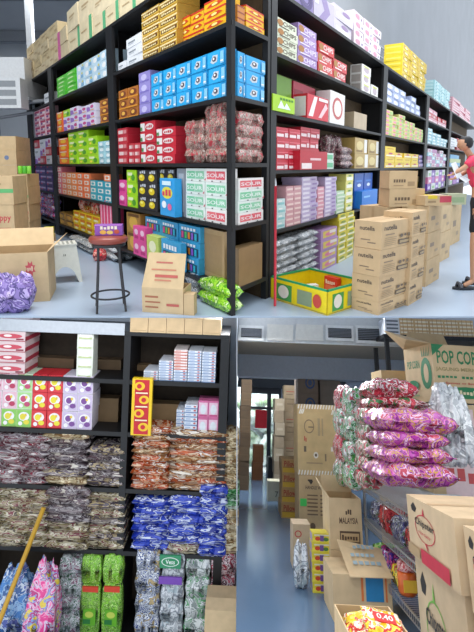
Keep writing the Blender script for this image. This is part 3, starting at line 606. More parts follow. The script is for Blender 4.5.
# bar stool
p = TOP.floor(111, 309); p.y = max(p.y, Y0+.17); zs = vplane_z(TOP, 111, 236, p)
root = empty('bar_stool', TOP.M @ Matrix.Translation((p.x, p.y, 0))); tag(root, 'round stool with brown leather seat and black metal legs', 'stool')
mb = MB(); mb.lathe([(.02, zs-.05), (.135, zs-.05), (.15, zs-.035), (.152, zs-.015), (.14, zs), (.1, zs+.006), (.0, zs+.008)], mat('#8a4034', .3)); mb.build('seat', root)
bk = mat('#26262a', .35)
mb = MB(); mb.lathe([(.12, zs-.075), (.13, zs-.075), (.13, zs-.05), (.12, zs-.05)], bk); mb.build('seat_ring', root)
for i in range(4):
    a = math.pi/4+i*math.pi/2+.3; mb = MB()
    mb.tube([(.11*math.cos(a), .11*math.sin(a), zs-.06), (.12*math.cos(a), .12*math.sin(a), zs*.6), (.155*math.cos(a), .155*math.sin(a), .004)], .0095, bk); mb.build('leg', root)
mb = MB(); mb.tube([(.147*math.cos(t*math.pi/12), .147*math.sin(t*math.pi/12), .12) for t in range(25)], .008, bk, cap=False); mb.build('foot_ring', root)
o = box_mesh(.21, .06, .085, pack('#8a4aa8', ('t','SNACK',.2,.55,.85,.85,'#f0e6d0'), ('e',.3,.3,.12,.2,'#e8b04a'), ('e',.55,.28,.12,.18,'#e8c86a'), ('e',.8,.35,.1,.2,'#c0503a'), ('r',0,.92,1,1,'#c88ad8'))).build('snack_box', None, pose(TOP, p.x-.095, p.y-.03, zs+.009, math.radians(4))); tag(o, 'purple snack box standing on the round brown stool', 'box')
mb = bag_mesh(.16, .12, .14, foil(['#b81c28', '#d8383a', '#8c1420', '#e89a8a'], 14)); q = RL.at(RL.u_at(96, .1), 0, -.15); pp = TOP.floor(97, 262, .0)
o = mb.build('plastic_bag', None, pose(TOP, pp.x-.05, pp.y, .0, .2)); tag(o, 'small red plastic bag lying behind the round stool', 'bag')
# plastic step stool
p = TOP.floor(60, 283); root = empty('step_stool', pose(TOP, p.x, p.y+.13, 0, math.radians(24))); tag(root, 'white plastic step stool with perforated top', 'stool')
h = vplane_z(TOP, 60, 243, V((p.x, p.y+.12, 0))); wp = mat('#dcdcd2', .4)
mb = MB(); T_ = .115; Bt = .155
for sx in (-1, 1):
    for sy in (-1, 1):
        pass
def side(mb, ang):
    c, s_ = math.cos(ang), math.sin(ang)
    def R(x, y, z): return V((x*c-y*s_, x*s_+y*c, z))
    # panel with an arch cut out: polygon strips
    n = 10; outer_t = [R(-T_+2*T_*i/n, -T_, h) for i in range(n+1)]
    low = []
    for i in range(n+1):
        x = -1+2*i/n; z = h*(.0 if abs(x) > .75 else .42*math.cos(x/.75*math.pi/2)**.4)
        k = T_+(Bt-T_)*(1-z/h); low.append(R(x*k, -k, z))
    vs = outer_t+low; fs = [(i, n+1+i, n+2+i, i+1) for i in range(n)]
    inn = [v+R(0, .008, 0) for v in vs]
    mb.add(vs, fs, wp); mb.add(inn, [f[::-1] for f in fs], wp)
    mb.add(low+[v+R(0, .008, 0) for v in low], [(i, i+1, n+2+i, n+1+i) for i in range(n)], wp)
for a in range(4):
    mb = MB(); side(mb, a*math.pi/2)
    if a in (0, 1):
        c, s_ = math.cos(a*math.pi/2), math.sin(a*math.pi/2)
        mb.face([('r',.42,.2,.48,.8,'#55564e'), ('r',.56,.2,.62,.8,'#55564e')], (-.05*c+(T_+.012)*s_, -.05*s_-(T_+.012)*c, h*.68), (c, s_, 0), (0, 0, 1), .1, h*.09)
    mb.build('side', root)
mb = MB(); mb.prism([(-T_-.008, -T_-.008), (T_+.008, -T_-.008), (T_+.008, T_+.008), (-T_-.008, T_+.008)], h-.012, h, wp)
mb.face([('e', .14+.18*i, .14+.18*j, .055, .055, '#77786e') for i in range(5) for j in range(5)], (-T_, -T_, h), (1,0,0), (0,1,0), 2*T_, 2*T_, off=.00004); mb.build('perforated_top', root)
# open carton bottom left
RZ = math.radians(14); P = TOP.floor(50, 301); u = V((math.cos(RZ), math.sin(RZ), 0)); nrm = V((u.y, -u.x, 0))
L_ = .58; hC = vplane_z(TOP, 48, 252, P); dC = .42
o0 = P-u*L_
root = empty('open_carton', pose(TOP, o0.x, o0.y, 0, RZ)); tag(root, 'large open brown carton with red star print, bottom left corner', 'carton')
cm = mat('#cfb48c', .8, 'card'); ci = mat('#c0a278', .85, 'card')
def open_box(root, w, d, h, spec_f=None, spec_s=None, t=.006, spec_l=None):
    mb = MB(); mb.box(0, 0, 0, w, t, h, cm); 
    if spec_f: mb.face(spec_f, (0,0,0), (1,0,0), (0,0,1), w, h)
    mb.box(0, d-t, 0, w, d, h, ci); mb.box(0, t, 0, t, d-t, h, cm); mb.box(w-t, t, 0, w, d-t, h, cm); mb.box(t, t, 0, w-t, d-t, .006, ci)
    if spec_s: mb.face(spec_s, (0,d,0), (0,-1,0), (0,0,1), d, h)
    if spec_l: mb.face(spec_l, (w,0,0), (0,1,0), (0,0,1), d, h)
    return mb.build('body', root)
star = [('p', [(.76+.075*(1 if k % 2 else .6)*math.cos(k*math.pi/8), .68+.17*(1 if k % 2 else .6)*math.sin(k*math.pi/8)) for k in range(16)], '#c8545a'), ('t','NEW',.72,.63,.8,.73,'#e8cdb0'), ('r',.5,.5,.66,.52,'#c08a78'), ('r',.42,.2,.8,.23,'#c08a78'), ('r',.42,.1,.8,.13,'#c08a78')]
open_box(root, L_, dC, hC, star)
for pts in ([(0,dC,hC),(L_,dC,hC),(L_*.98,dC+.1,hC+.14),(.02,dC+.1,hC+.14)], [(L_,0,hC),(L_,dC,hC),(L_+.12,dC,hC+.1),(L_+.1,.02,hC+.09)], [(0,0,hC),(L_,0,hC),(L_,.10,hC+.16),(0,.10,hC+.16)][:0]):
    if pts: mb = MB(); mb.slab(pts, (0,.004,.004), cm); mb.build('flap', root)
PURF = foil(['#9680c0', '#6a549c', '#b4a2d8', '#4c3c7c', '#8a74b8'], 9, .35, 1.0)
mb = bag_mesh(.36, .2, .27, PURF, 3, 26, 20, 1.9); o = mb.build('plastic_bag', None, pose(TOP, TOP.floor(-20, 316).x, Y0+.02, .0, .1)); tag(o, 'crumpled lavender plastic bag in front of the open carton, bottom left', 'bag')
# tan carton with leaning flap
p = TOP.floor(140, 315.5); p.y = max(p.y, Y0+.01); rz = -.22
root = empty('open_carton', pose(TOP, p.x, p.y+.09, 0, rz)); tag(root, 'tan carton with raised flap and red lines, beside the round stool', 'carton')
w = .34; h = vplane_z(TOP, 140, 290, p)
open_box(root, w, .2, h, [('r',.08,.6,.4,.68,'#a8684a'), ('r',.08,.4,.45,.46,'#a8684a'), ('r',.08,.2,.4,.26,'#a8684a'), ('r',.6,.3,.9,.4,'#b85a50')])
mb = MB(); hh = vplane_z(TOP, 150, 256, p); fl = [(0,0,h),(w,0,h),(w-.0,.09,hh-.0),(.03,.09,hh)]
mb.slab(fl, (0,.004,0), cm); uz = (V(fl[3])-V(fl[0])); uz.x = 0
mb.face([('r',.3,.7,.7,.75,'#b8685a'), ('r',.2,.5,.8,.54,'#c07a60'), ('r',.3,.3,.85,.38,'#b85a50'), ('r',.3,.2,.7,.24,'#c07a60')], (0,0,h), (1,0,0), uz.normalized(), w, uz.length); mb.build('flap', root)
cbox(TOP, 184, 315, 194, 294, 0, .08, -12, cardc(), 'carton', 'small brown carton between flap carton and lime bags', 'carton')
# small carton with yellow pack, behind the open carton
o, pq, w, h = cbox(TOP, 30, 262, 52, 238, 0, .35, 12, cardc(('t','SNACK',.1,.4,.6,.7,'#b85a4a'), t=[('r',0,.42,1,.58,'#a88a60')]), 'carton', 'small brown carton behind the large open carton', 'carton')
o = box_mesh(.1, .07, .12, pack('#d6d23a', ('e',.5,.5,.3,.3,'#7ab04a'))).build('snack_box', None, pose(TOP, pq.x+.17, pq.y+.05, h+.002, .2)); tag(o, 'small yellow green pack on carton behind step stool', 'box')
# cartons stacked far left
def leftstack(xl, yb, xr, tops, rz, st, desc, dd=.5):
    p = TOP.floor(xl, yb); r = math.radians(rz); w = solve_w(TOP, p, V((math.cos(r), math.sin(r), 0)), xr)
    z = 0; zs_ = [vplane_z(TOP, xl, t, p) for t in tops]; hs = [zs_[0]]+[zs_[i]-zs_[i-1] for i in range(1, len(zs_))]
    col(TOP, p, r, w, dd, hs, st, 'carton', desc, 'carton', desc+' stack', jit=.006); return p, w, sum(hs)
nap = [cardc(('r',0,.42,1,.56,'#5fae6a'), ('r',.3,.7,.7,.76,'#a88a60')), cardc(('t','happy',.45,.42,.92,.7,'#c0484a'), ('r',.5,.2,.9,.26,'#b87a60'))]
leftstack(-22, 262, 17, [236, 205, 176], 6, nap, 'large brown carton in the left front stack')
leftstack(-16, 240, 22, [205, 190, 180, 165, 150, 136], 4, [cardc(('e',.75,.5,.06,.15,'#6a7a9a')), cardc(('r',.1,.4,.4,.5,'#a88a60'))], 'flat brown carton in the far left stack', dd=.6)
p, w, zt = leftstack(21, 246, 31, [222, 205, 187, 174], 5, nap, 'narrow brown carton beside left rack end')
for i in range(3):
    mb = MB(); mb.lathe([(.026, 0), (.03, .006), (.03, .1), (.026, .11), (.0, .11)], mat(['#7ccf3a', '#5ab83a', '#8ad84a'][i], .3), 14)
    o = mb.build('can', None, pose(TOP, p.x+.02+.063*i, p.y+.08, zt+.002)); tag(o, '%s of three green cans on the narrow carton column' % ['leftmost', 'middle one', 'rightmost'][i], 'can', 'green cans')
# white duct unit high on the left
pq = TOP.dep(0, 100, 8.5); w0 = TOP.dep(-25, 96, 8.5); w1 = TOP.dep(26, 96, 8.5); zt = TOP.dep(0, 57, 8.5).z
root = empty('air_duct', Matrix.Translation((w0.x, 8.5, w0.z))); tag(root, 'white boxed air duct unit high on the left wall', 'duct')
mb = MB(); mb.box(0, 0, 0, w1.x-w0.x, 1.5, zt-w0.z, mat('#d9dadb', .5)); mb.box(.0, -.02, -.06, w1.x-w0.x+.05, 1.5, 0, mat('#b9bcc0', .5)); mb.build('casing', root)
mb = MB(); mb.tube([(-.2, .2, -.2), (w1.x-w0.x+.5, .2, -.02)], .035, mat('#a9adb2', .4)); mb.tube([(-.2, .4, -.4), (w1.x-w0.x+.7, .4, -.12)], .03, mat('#8c9096', .4)); mb.build('pipe', root)
o = box_mesh(.5, .3, .5, pack('#d8dadc', ('r',.15,.1,.85,.3,'#8d9196'), ('r',.15,.4,.85,.6,'#8d9196'), ('r',.15,.7,.85,.9,'#8d9196'))).build('vent_box', None, pose(TOP, TOP.dep(-8, 108, 8.2).x, 8.2, TOP.dep(-8, 108, 8.2).z)); tag(o, 'small white louvred vent box under the air duct', 'vent')
a_ = TOP.dep(27.5, 60, 9.5); b_ = TOP.dep(33, 60, 9.5); mb = MB(); mb.box(a_.x, 9.5, 0, b_.x, 9.65, 6.2, mat('#a5a8ac', .6)); o = mb.build('column'); tag(o, None, None, None, 'structure'); o.name = 'trim_5'
# pipe along the right wall
mb = MB()
for k in range(2):
    qa = TOP.plane(382, 48-k*-10, pw+RR.n*.1, RR.n); qb = TOP.plane(460, 105-k*-5, pw+RR.n*.1, RR.n); mb.tube([qa-(qb-qa)*.1, qb], .02, mat('#c4c8cc', .4))
tag(mb.build('wall_conduit'), 'pale conduit pipes running along the grey right wall', 'pipe')
# person
Yp = TOP.floor(463, 287).y
def J(x, y, dy=0): return TOP.dep(x, y, Yp+dy)
def skin(name, pts, edges, m, root=0, sub=2, parent=None, Mw=None):
    me = bpy.data.meshes.new(name); o_ = V(pts[0][0]) if Mw is None else V((0,0,0))
    me.from_pydata([tuple(p[0]) for p in pts], edges, []); me.materials.append(m)
    o = bpy.data.objects.new(name, me); COL.objects.link(o)
    if parent is not None: o.parent = parent
    sk = o.modifiers.new('skin', 'SKIN'); sk.use_smooth_shade = True; sk.use_x_symmetry = False
    for i, p in enumerate(pts):
        r = p[1]; me.skin_vertices[0].data[i].radius = r if isinstance(r, tuple) else (r, r); me.skin_vertices[0].data[i].use_root = (i == root)
    s_ = o.modifiers.new('sub', 'SUBSURF'); s_.levels = 1; s_.render_levels = sub
    return o
sk_m = mat('#b98a6c', .5); root = empty('person', TOP.M @ Matrix.Translation((J(470, 288).x, Yp, 0)))
tag(root, 'person in pink shirt and black shorts bending toward shelf, holding papers', 'person')
O = V((J(470, 288).x, Yp, 0))
def L(x, y, dy=0): return J(x, y, dy)-O
pel = L(480, 204)
pts = [(pel, .07), (L(479, 185), .065), (L(475, 166), .07), (L(470, 155), .03), (L(466, 149), .03), (L(464, 144), .045),
       (L(473, 160, -.1), .03), (L(464, 168, -.12), .024), (L(456, 172, -.12), .018), (L(452, 175, -.12), .014),
       (L(474, 160, .1), .03), (L(466, 172, .12), .024), (L(458, 176, .08), .018), (L(454, 179, .06), .014),
       (L(478, 212, -.07), .055), (L(474, 245, -.08), .04), (L(473, 281, -.08), .026), (L(463, 286, -.08), .02),
       (L(483, 212, .08), .055), (L(479, 240, .1), .04), (L(480, 268, .12), .026), (L(473, 270.5, .12), .02)]
eds = [(0,1),(1,2),(2,3),(3,4),(4,5),(2,6),(6,7),(7,8),(8,9),(2,10),(10,11),(11,12),(12,13),(0,14),(14,15),(15,16),(16,17),(0,18),(18,19),(19,20),(20,21)]
skin('body', pts, eds, sk_m, parent=root)
for bpt, dy in ((L(452, 175, -.12), 0), (L(454, 179, .06), 0)):
    for k in range(5):
        f0 = bpt; f1 = bpt+V((-.018-.004*(k % 3), -.02+.01*k, .004)); f2 = f1+V((-.012, 0, -.012))
        mb = MB(); mb.tube([f0, f1, f2], [.007, .0055, .004], sk_m, 6); mb.build('finger', root)
skin('shirt', [(L(479, 190), .085), (L(478, 176), .084), (L(475, 163), .083), (L(471, 157), .045), (L(473, 160, -.11), .042), (L(466, 166, -.125), .036), (L(474, 160, .11), .042), (L(468, 169, .125), .036)], [(0,1),(1,2),(2,3),(2,4),(4,5),(2,6),(6,7)], mat('#d83a5a', .7), parent=root)
skin('shorts', [(L(480, 192), .088), (L(480, 205), .09), (L(478, 215, -.06), .07), (L(475, 236, -.07), .062), (L(483, 215, .07), .07), (L(480, 234, .09), .062)], [(0,1),(1,2),(2,3),(1,4),(4,5)], mat('#191a20', .8), parent=root)
hd = L(464, 145); mb = MB()
mb.lathe([(.0, -.05), (.03, -.045), (.052, -.02), (.058, .01), (.05, .045), (.028, .062), (.0, .066)], sk_m, 18, tuple(hd)); mb.build('head', root)
mb = MB(); mb.lathe([(.05, -.03), (.062, -.012), (.066, .015), (.058, .052), (.032, .072), (.0, .076)], mat('#15151a', .6), 18, tuple(hd+V((.014, .004, .004)))); mb.build('hair', root)
mb = MB(); mb.tube([hd+V((-.055, -.01, .0)), hd+V((-.068, -.012, -.008)), hd+V((-.056, -.012, -.014))], [.008, .009, .006], sk_m, 8); mb.build('nose', root)
for (x, y, dy) in ((461, 287.5, -.08), (471, 271, .12)):
    c = L(x+3, y, dy); c.z = 0; mb = MB()
    mb.prism([(c.x+.11*math.cos(t*math.pi/8)*1.0, c.y+.045*math.sin(t*math.pi/8)) for t in range(16)], 0, .022, mat('#20242c', .5))
    sl = mb.build('slipper', root)
    mb = MB(); mb.tube([c+V((-.045, -.045, .02)), c+V((-.05, -.02, .055)), c+V((-.05, .02, .055)), c+V((-.045, .045, .02))], .018, mat('#3a3e48', .5)); mb.build('strap', sl)
a0 = J(452, 163, -.13); a1 = J(459, 178, -.13)
mb = MB(); mb.slab([J(451, 164, -.14), J(456, 162, -.1), J(462, 176, -.1), J(457, 179, -.14)], (0, .002, .002), mat('#e8eaec', .6)); o = mb.build('paper'); tag(o, 'white sheets of paper held by the person in pink', 'paper')
mb = MB(); mb.slab([J(459, 178, -.16), J(463, 176, -.1), J(470, 180, -.1), J(466, 183, -.16)], (0, .002, .002), mat('#d8dce0', .6)); o = mb.build('paper'); tag(o, 'lower white paper hanging by the person in pink', 'paper')
# ================================================================= LOWER LEFT ROOM (rack of snack bags)
YB = 6.0
c = BL.dep(118, 474, YB)
RB = Run(BL, (c.x, YB), (1, 0), False)
def zb(py, px=118): return RB.uz(px, py)[1]
ZB = {0: zb(331), 1: zb(379.5), 2: zb(432), 3: zb(488.5), 4: zb(551), 5: .12}
ZT = RB.uz(225, 348)[1]
rk = empty('shelving_rack', BL.M @ Matrix.Translation((c.x, YB, 0))); tag(rk, 'black shelving rack filled with snack bags and boxes, lower left room', 'shelf rack')
uL0 = RB.u_at(-22, 3); uP = RB.u_at(122.5, 3.2); uP1 = RB.u_at(129, 3.2); uQ0 = RB.u_at(219, 3.2); uQ1 = RB.u_at(227.5, 3.2); dp = .62
for k, z in list(ZB.items())+[(9, None)]:
    if z is None: continue
    mb = MB(); mb.box(uL0, 0, z-.055, uQ1, dp, z, bm); mb.build('shelf_board', rk)
ztop = ZB[0]
for a, b in ((uL0, uL0+.06), (uP, uP1), (uQ0, uQ1)):
    mb = MB(); mb.box(a, -.006, 0, b, dp, ztop-.055, bm); mb.build('post', rk)
mb = MB(); mb.box(uL0, dp, 0, uQ1, dp+.02, ztop, mat('#3a3026', .85, 'board')); mb.build('back_panel', rk)
mb = MB(); mb.box(uL0, -.012, ztop-.05, uP, -.006, ztop+.10, mat('#b9bec4', .5)); mb.build('front_rail', rk)
mb = MB(); fl0 = BL.floor(-60, 660); mb.box(-6, 4.6, -.02, BL.floor(236, 640).x, 6.9, 0, mat('#6f8096', .3, 'wall')); struct('floor_lower_left', mb).matrix_world = BL.M
wa = BL.dep(236.6, 317, 6.9); wb_ = BL.dep(236.6, 680, 6.9)
mb = MB(); mb.slab([(-6, 6.9, wb_.z), (wb_.x, 6.9, wb_.z), (wa.x, 6.9, wa.z+.05), (-6, 6.9, wa.z+.05)], (0, .1, 0), mat('#b9c0c8', .8, 'wall')); o = struct('wall_lower_left', mb); o.matrix_world = BL.M
mb = MB(); mb.slab([(-.006, 4.4, -.03), (-.006, 13, -.03), (-.006, 13, -7.5), (-.006, 4.4, -4.5)], (.01, 0, 0), mat('#c8ccd2', .8, 'wall')); struct('wall_divider', mb)
def SB(k, *a, **kw): stack(RB, ZB[k], *a, **kw)
SB(0, 130, 221, 175, 318, 5, 1, cardc(('r',.1,.1,.9,.14,'#b0946a')), 'tan carton', 'on top of lower left rack', cat='carton', name='carton', depth=.4, inset=-.03)
fp = pack('#dcc4c4', ('r',.0,.06,1,.14,'#a8384a'), ('e',.5,.55,.4,.22,'#c84a5a'), ('e',.42,.58,.14,.12,'#f2e4e0'), ('r',.7,.2,.95,.34,'#8a3040'), s=[('r',0,.1,1,.5,'#b0384a'), ('r',0,.6,1,.7,'#e2c8c8')])
SB(1, -6, 25, 9, 320, 1, 5, fp, 'red and white flat box', 'at upper left corner', depth=.42, jit=.001)
SB(1, 76, 92.5, 84, 330, 1, 5, pack('#dde0d2', ('e',.5,.5,.38,.36,'#f4f4ee'), ('r',.1,.05,.9,.2,'#b8c48a')), 'white green pack', 'alone on the upper left shelf', depth=.2)
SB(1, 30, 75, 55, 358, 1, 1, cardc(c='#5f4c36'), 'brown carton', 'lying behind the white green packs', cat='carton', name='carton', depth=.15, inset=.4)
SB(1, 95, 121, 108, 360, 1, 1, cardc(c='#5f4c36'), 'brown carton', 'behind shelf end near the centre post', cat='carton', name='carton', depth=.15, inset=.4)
bw = pack('#dfe3ea', ('r',0,.0,1,.32,'#7c94b8'), ('r',.1,.5,.5,.8,'#a8b8d0'), ('e',.8,.65,.1,.2,'#c05a5a'), s=[('r',0,.0,1,.45,'#5a78a8')])
rw = pack('#e8dcd8', ('r',0,.0,1,.35,'#c86a5a'), ('r',.1,.5,.5,.8,'#d8a098'), s=[('r',0,.0,1,.45,'#a84a4a')])
SB(1, 143.5, 158, 150, 371, 1, 4, bw, 'thin blue white box', 'in the lowest pile', jit=.003, depth=.3)
SB(1, 158.5, 173, 166, 361, 1, 8, bw, 'thin blue white box', 'in second pile', jit=.003, depth=.3)
SB(1, 173.5, 187, 180, 350, 1, 11, [bw, rw], 'thin striped box', 'in pile with red ends', jit=.003, depth=.3, alt=lambda i, j: 1 if j > 3 else 0)
SB(1, 187.5, 201, 194, 351, 1, 11, bw, 'thin blue white box', 'in fourth pile', jit=.003, depth=.3)
SB(1, 201.5, 215.5, 208, 352, 1, 11, bw, 'thin blue white box', 'in rightmost pile', jit=.003, depth=.3)
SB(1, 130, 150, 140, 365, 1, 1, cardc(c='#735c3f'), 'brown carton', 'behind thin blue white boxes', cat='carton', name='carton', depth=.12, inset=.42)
def frt(bg, a, b): return pack(bg, ('r',.04,.04,.96,.96,a), ('e',.5,.62,.36,.26,'#f0ecec'), ('e',.42,.6,.2,.18,b), ('e',.68,.3,.2,.14,b), ('e',.28,.22,.14,.12,'#f0ecec'), ('e',.62,.7,.08,.08,'#e8c83a'))
fr6 = [frt('#e8d8dc','#e4b8c4','#b83a5a'), frt('#d0e4c8','#a8d48a','#c04a70'), frt('#d42c38','#d83a40','#e8d83a'), frt('#d8d0dc','#c8b8d4','#7a4a90'), frt('#a8d07a','#88c45a','#e0d040')]
SB(2, -14, 92, 40, 374.5, 7, 3, fr6, 'fruit candy box', 'on second shelf, left bay', cat='box', name='candy_box', jit=.002, depth=.3, alt=lambda i, j: [0,0,1,2,2,3,3][i] if not (i == 1 and j == 0) and not (i == 2 and j == 0) else 4)
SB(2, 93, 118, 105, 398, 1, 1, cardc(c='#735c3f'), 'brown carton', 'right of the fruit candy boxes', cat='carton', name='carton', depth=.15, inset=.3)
SB(2, 148, 182, 165, 404, 1, 1, cardc(c='#a58760'), 'tan carton', 'behind the tall red pack', cat='carton', name='carton', depth=.15, inset=.35)
SB(2, 184, 197, 190, 405, 1, 7, bw, 'thin blue white box', 'in front of pink packs', jit=.003, depth=.3)
SB(2, 176, 184, 180, 410, 1, 6, bw, 'thin blue white box', 'second pile by pink packs', jit=.003, depth=.3, inset=.1)
pkp = pack('#d06a98', ('r',.08,.1,.92,.9,'#e4c0d0'), ('e',.5,.5,.3,.3,'#d8dce0'), ('r',.1,.1,.9,.2,'#c04a80'))
SB(2, 197.5, 218, 208, 401, 2, [2, 2], pkp, 'pink plastic pack', 'beside right post of lower rack', depth=.2)
SB(2, 130.5, 151, 141, 378, 1, 1, pack('#f0c81c', ('r',.14,.02,.86,.98,'#c8202c'), *[('e',.5+.12*(-1)**k,.15+.24*k,.26,.075,'#f2c428') for k in range(4)], *[('e',.48+.12*(-1)**k,.15+.24*k,.12,.04,'#c8202c') for k in range(4)], *[('r',.2,.26+.24*k,.8,.285+.24*k,'#f4e2c0') for k in range(3)]), 'tall red and yellow pack', 'on bags beside the centre post', inset=-.08, depth=.07)
bfoil = lambda *c, s=4.2: foil(list(c), s, .2, .8, (1, 1, 5))
fa = bfoil('#6a5a60', '#b8b0b0', '#5a2430', '#8f8484', '#7c2234', '#dcd6d2')
fb = bfoil('#4a3e44', '#a8a0a0', '#3a2c34', '#857a7c', '#5e444c', '#d0c8bc')
fc = bfoil('#5a5058', '#b09c74', '#443844', '#c8beb4', '#7a6c74')
fd = bfoil('#a8461e', '#d8b898', '#c45a28', '#8a3a1c', '#e6dcd0', '#b87a4a')
fd2 = bfoil('#8a5a34', '#d8c4a0', '#a8764a', '#6a4428', '#e6dccc')
fe = bfoil('#2238a8', '#3a54c8', '#1a2a88', '#c8d0e4', '#2c46b8')
ff = bfoil('#a89a78', '#74303a', '#cfc7b0', '#8a7c54', '#4a3c34', '#b8ac90')
fg = bfoil('#2a7a3a', '#8ab88a', '#1e5a2c', '#c8d8c8')
fh = bfoil('#b09468', '#e2d4b0', '#8a6a44', '#d8c49a')
BG = dict(fat=1.22, lumps=1.0, cat='bag', name='snack_bag', depth=.34)
SB(3, -14, 44, 10, 437, 1, 7, None, 'dark red silver bag', 'in third shelf far left', bag=fa, inset=-.05, **BG)
SB(3, 40, 84, 62, 434, 1, 7, None, 'grey and cream bag', 'in third shelf middle pile', bag=[fb, fc, fh], alt=lambda i, j: 2 if j in (6, 0) else (1 if j == 1 else 0), inset=-.02, **BG)
SB(3, 85, 121, 104, 449, 1, 5, None, 'dark purple gold bag', 'left of the centre post', bag=[fc, fb], alt=lambda i, j: j % 2, inset=-.02, **BG)
SB(3, 130, 166, 148, 429, 1, 9, None, 'orange silver bag', 'in the leftmost orange pile', bag=[fd, fd2], alt=lambda i, j: 1 if j in (5, 7) else 0, inset=-.05, **BG)
SB(3, 164, 222, 194, 432, 1, 9, None, 'orange brown bag', 'in the wide orange pile', bag=[fd2, fd], alt=lambda i, j: j % 2, inset=-.02, **BG)
SB(3, 222, 236.5, 229, 436, 1, 7, None, 'golden cream bag', 'in narrow pile at the right edge', bag=fh, inset=.0, **BG)
SB(4, -14, 44, 10, 493, 1, 6, None, 'cream striped bag', 'in fourth shelf far left', bag=ff, inset=-.06, **BG)
SB(4, 42, 85, 64, 491, 1, 7, None, 'grey crinkled bag', 'in fourth shelf middle pile', bag=[fb, fc, ff], alt=lambda i, j: 2 if j < 3 else 0, inset=-.08, **BG)
SB(4, 84, 121, 102, 496, 1, 7, None, 'cream and grey bag', 'left of post, fourth shelf', bag=[ff, fc], alt=lambda i, j: j % 2, inset=-.03, **BG)
SB(4, 130, 168, 150, 501, 1, 6, None, 'royal blue bag', 'in the leftmost blue pile', bag=fe, inset=-.03, **BG)
SB(4, 166, 200, 183, 499, 1, 6, None, 'royal blue bag', 'in the middle blue pile', bag=[fe, ff], alt=lambda i, j: 1 if j in (0,) else 0, inset=-.05, **BG)
SB(4, 197, 224, 210, 489, 1, 7, None, 'royal blue bag', 'in the rightmost blue pile', bag=fe, inset=-.08, **BG)
SB(4, 220, 236.5, 228, 490, 1, 6, None, 'green and cream bag', 'right of the blue piles', bag=[fg, fh], alt=lambda i, j: 0 if j > 3 else 1, inset=-.02, **BG)
sgf = foil(['#7a8a80', '#c8ccd0', '#4a6a54', '#e0e2e4', '#8a5a70', '#a8acb0'], 12, .2, .8)
lgf = foil(['#7cc82a', '#a4e04a', '#4c8c1c', '#c8f080', '#6ab424'], 24, .22, .9)
sbf = foil(['#8a90a0', '#d0d4da', '#3a4a8a', '#e6e8ec', '#6a7080', '#b8a070'], 11, .2, .8)
srf = foil(['#8a2a3c', '#c8b0b4', '#5a2430', '#d8c8cc', '#a84458'], 10, .2, .8)
clf = foil(['#b8bcc2', '#e0e2e6', '#8e949c', '#cfd4d8', '#a8b8c0'], 8, .15, .8)
ctf = foil(['#a8b8b0', '#5aa06a', '#d8dcdc', '#8e9a98', '#e8ecec'], 8, .15, .8)
B2 = dict(cat='bag', name='sweet_bag', boxy=True)
SB(5, 56.5, 80, 68, 562, 1, 4, None, 'silver green pouch', 'left of the lime pouches', bag=sgf, depth=.16, inset=-.03, **B2)
for i, (xa, xb) in enumerate(((81, 101.5), (102.5, 123))):
    ua, ub = RB.u_at(xa, 1, -.04), RB.u_at(xb, 1, -.04)
    for (y0, y1, wd) in ((632, 585, 'lower'), (583, 556, 'upper')):
        z0 = ZB[5] if y0 == 632 else RB.uz(xa, y0, -.04)[1]; z1 = RB.uz(xa, y1, -.04)[1]; z0 = z0 if y0 == 632 else zprev+.003
        p = RB.at(ua, z0, -.04); zprev = z1; W = ub-ua
        r = empty('pouch', pose(BL, p.x, p.y, z0)); tag(r, '%s lime green pouch, %s of the two columns' % (wd, ['left', 'right'][i]), 'pouch', 'lime pouches')
        mb = bag_mesh(W, .12, z1-z0, lgf, i+y0*.01, boxy=True, rough=.4); mb.build('bag', r)
        if wd == 'lower':
            mb = MB(); mb.box(W*.12, -.008, (z1-z0)*.88, W*.88, .01, (z1-z0)*.98, mat('#d8442a', .4)); mb.build('red_strip', r)
            mb = MB(); mb.box(W*.2, -.012, (z1-z0)*.25, W*.8, .01, (z1-z0)*.55, mat('#6ab42a', .4)); mb.face([('r',.0,.1,.6,.4,'#2a7a3a'), ('e',.5,.7,.35,.2,'#c8d85a')], (W*.2, -.012, (z1-z0)*.25), (1,0,0), (0,0,1), W*.6, (z1-z0)*.3); mb.build('printed_label', r)
SB(5, 133, 158, 145, 551.5, 1, 4, None, 'silver blue pouch', 'right of the centre post, lowest shelf', bag=sbf, depth=.16, inset=-.02, **B2)
SB(5, 158.5, 182, 170, 554, 1, 5, None, 'clear silver pack', 'second column, lowest right shelf', bag=clf, depth=.16, inset=-.02, **B2)
SB(5, 183, 208, 195, 560, 1, 4, None, 'clear pack with green print', 'third column, lowest right shelf', bag=ctf, depth=.16, inset=-.0, **B2)
SB(5, 208.5, 234, 222, 557, 1, 4, None, 'dark red and silver pouch', 'rightmost column, lowest right shelf', bag=srf, depth=.16, inset=.0, **B2)
def stick_on(xa, y0, xb, y1, spec, c_, name, label, cat, inset=-.05):
    ua, z0 = RB.uz(xa, y0, inset); ub, z1 = RB.uz(xb, y1, inset); p = RB.at(ua, z0, inset)
    o = box_mesh(ub-ua, .02, z1-z0, pack(c_, *spec)).build(name, None, pose(BL, p.x, p.y, z0)); tag(o, label, cat)
stick_on(159.5, 568, 181, 556, [('e',.5,.5,.42,.36,'#e4f0e8'), ('e',.5,.5,.38,.3,'#2a8a5a'), ('t','Vess',.28,.34,.72,.68,'#e4f0e8')], '#2f8c60', 'card_label', 'green oval label card in front of clear packs', 'label', -.06)
stick_on(158.5, 584, 182, 578, [], '#7a4ab0', 'packing_strip', 'purple strip across the clear silver packs', 'strip', -.06)
p = RB.at(RB.u_at(151, .8, -.3), .0, -.3); mb = bag_mesh(.22, .14, .16, lgf, 5); o = mb.build('pouch', None, pose(BL, p.x, p.y, .02)); tag(o, 'small lime green pouch lying low in front of the rack', 'pouch')
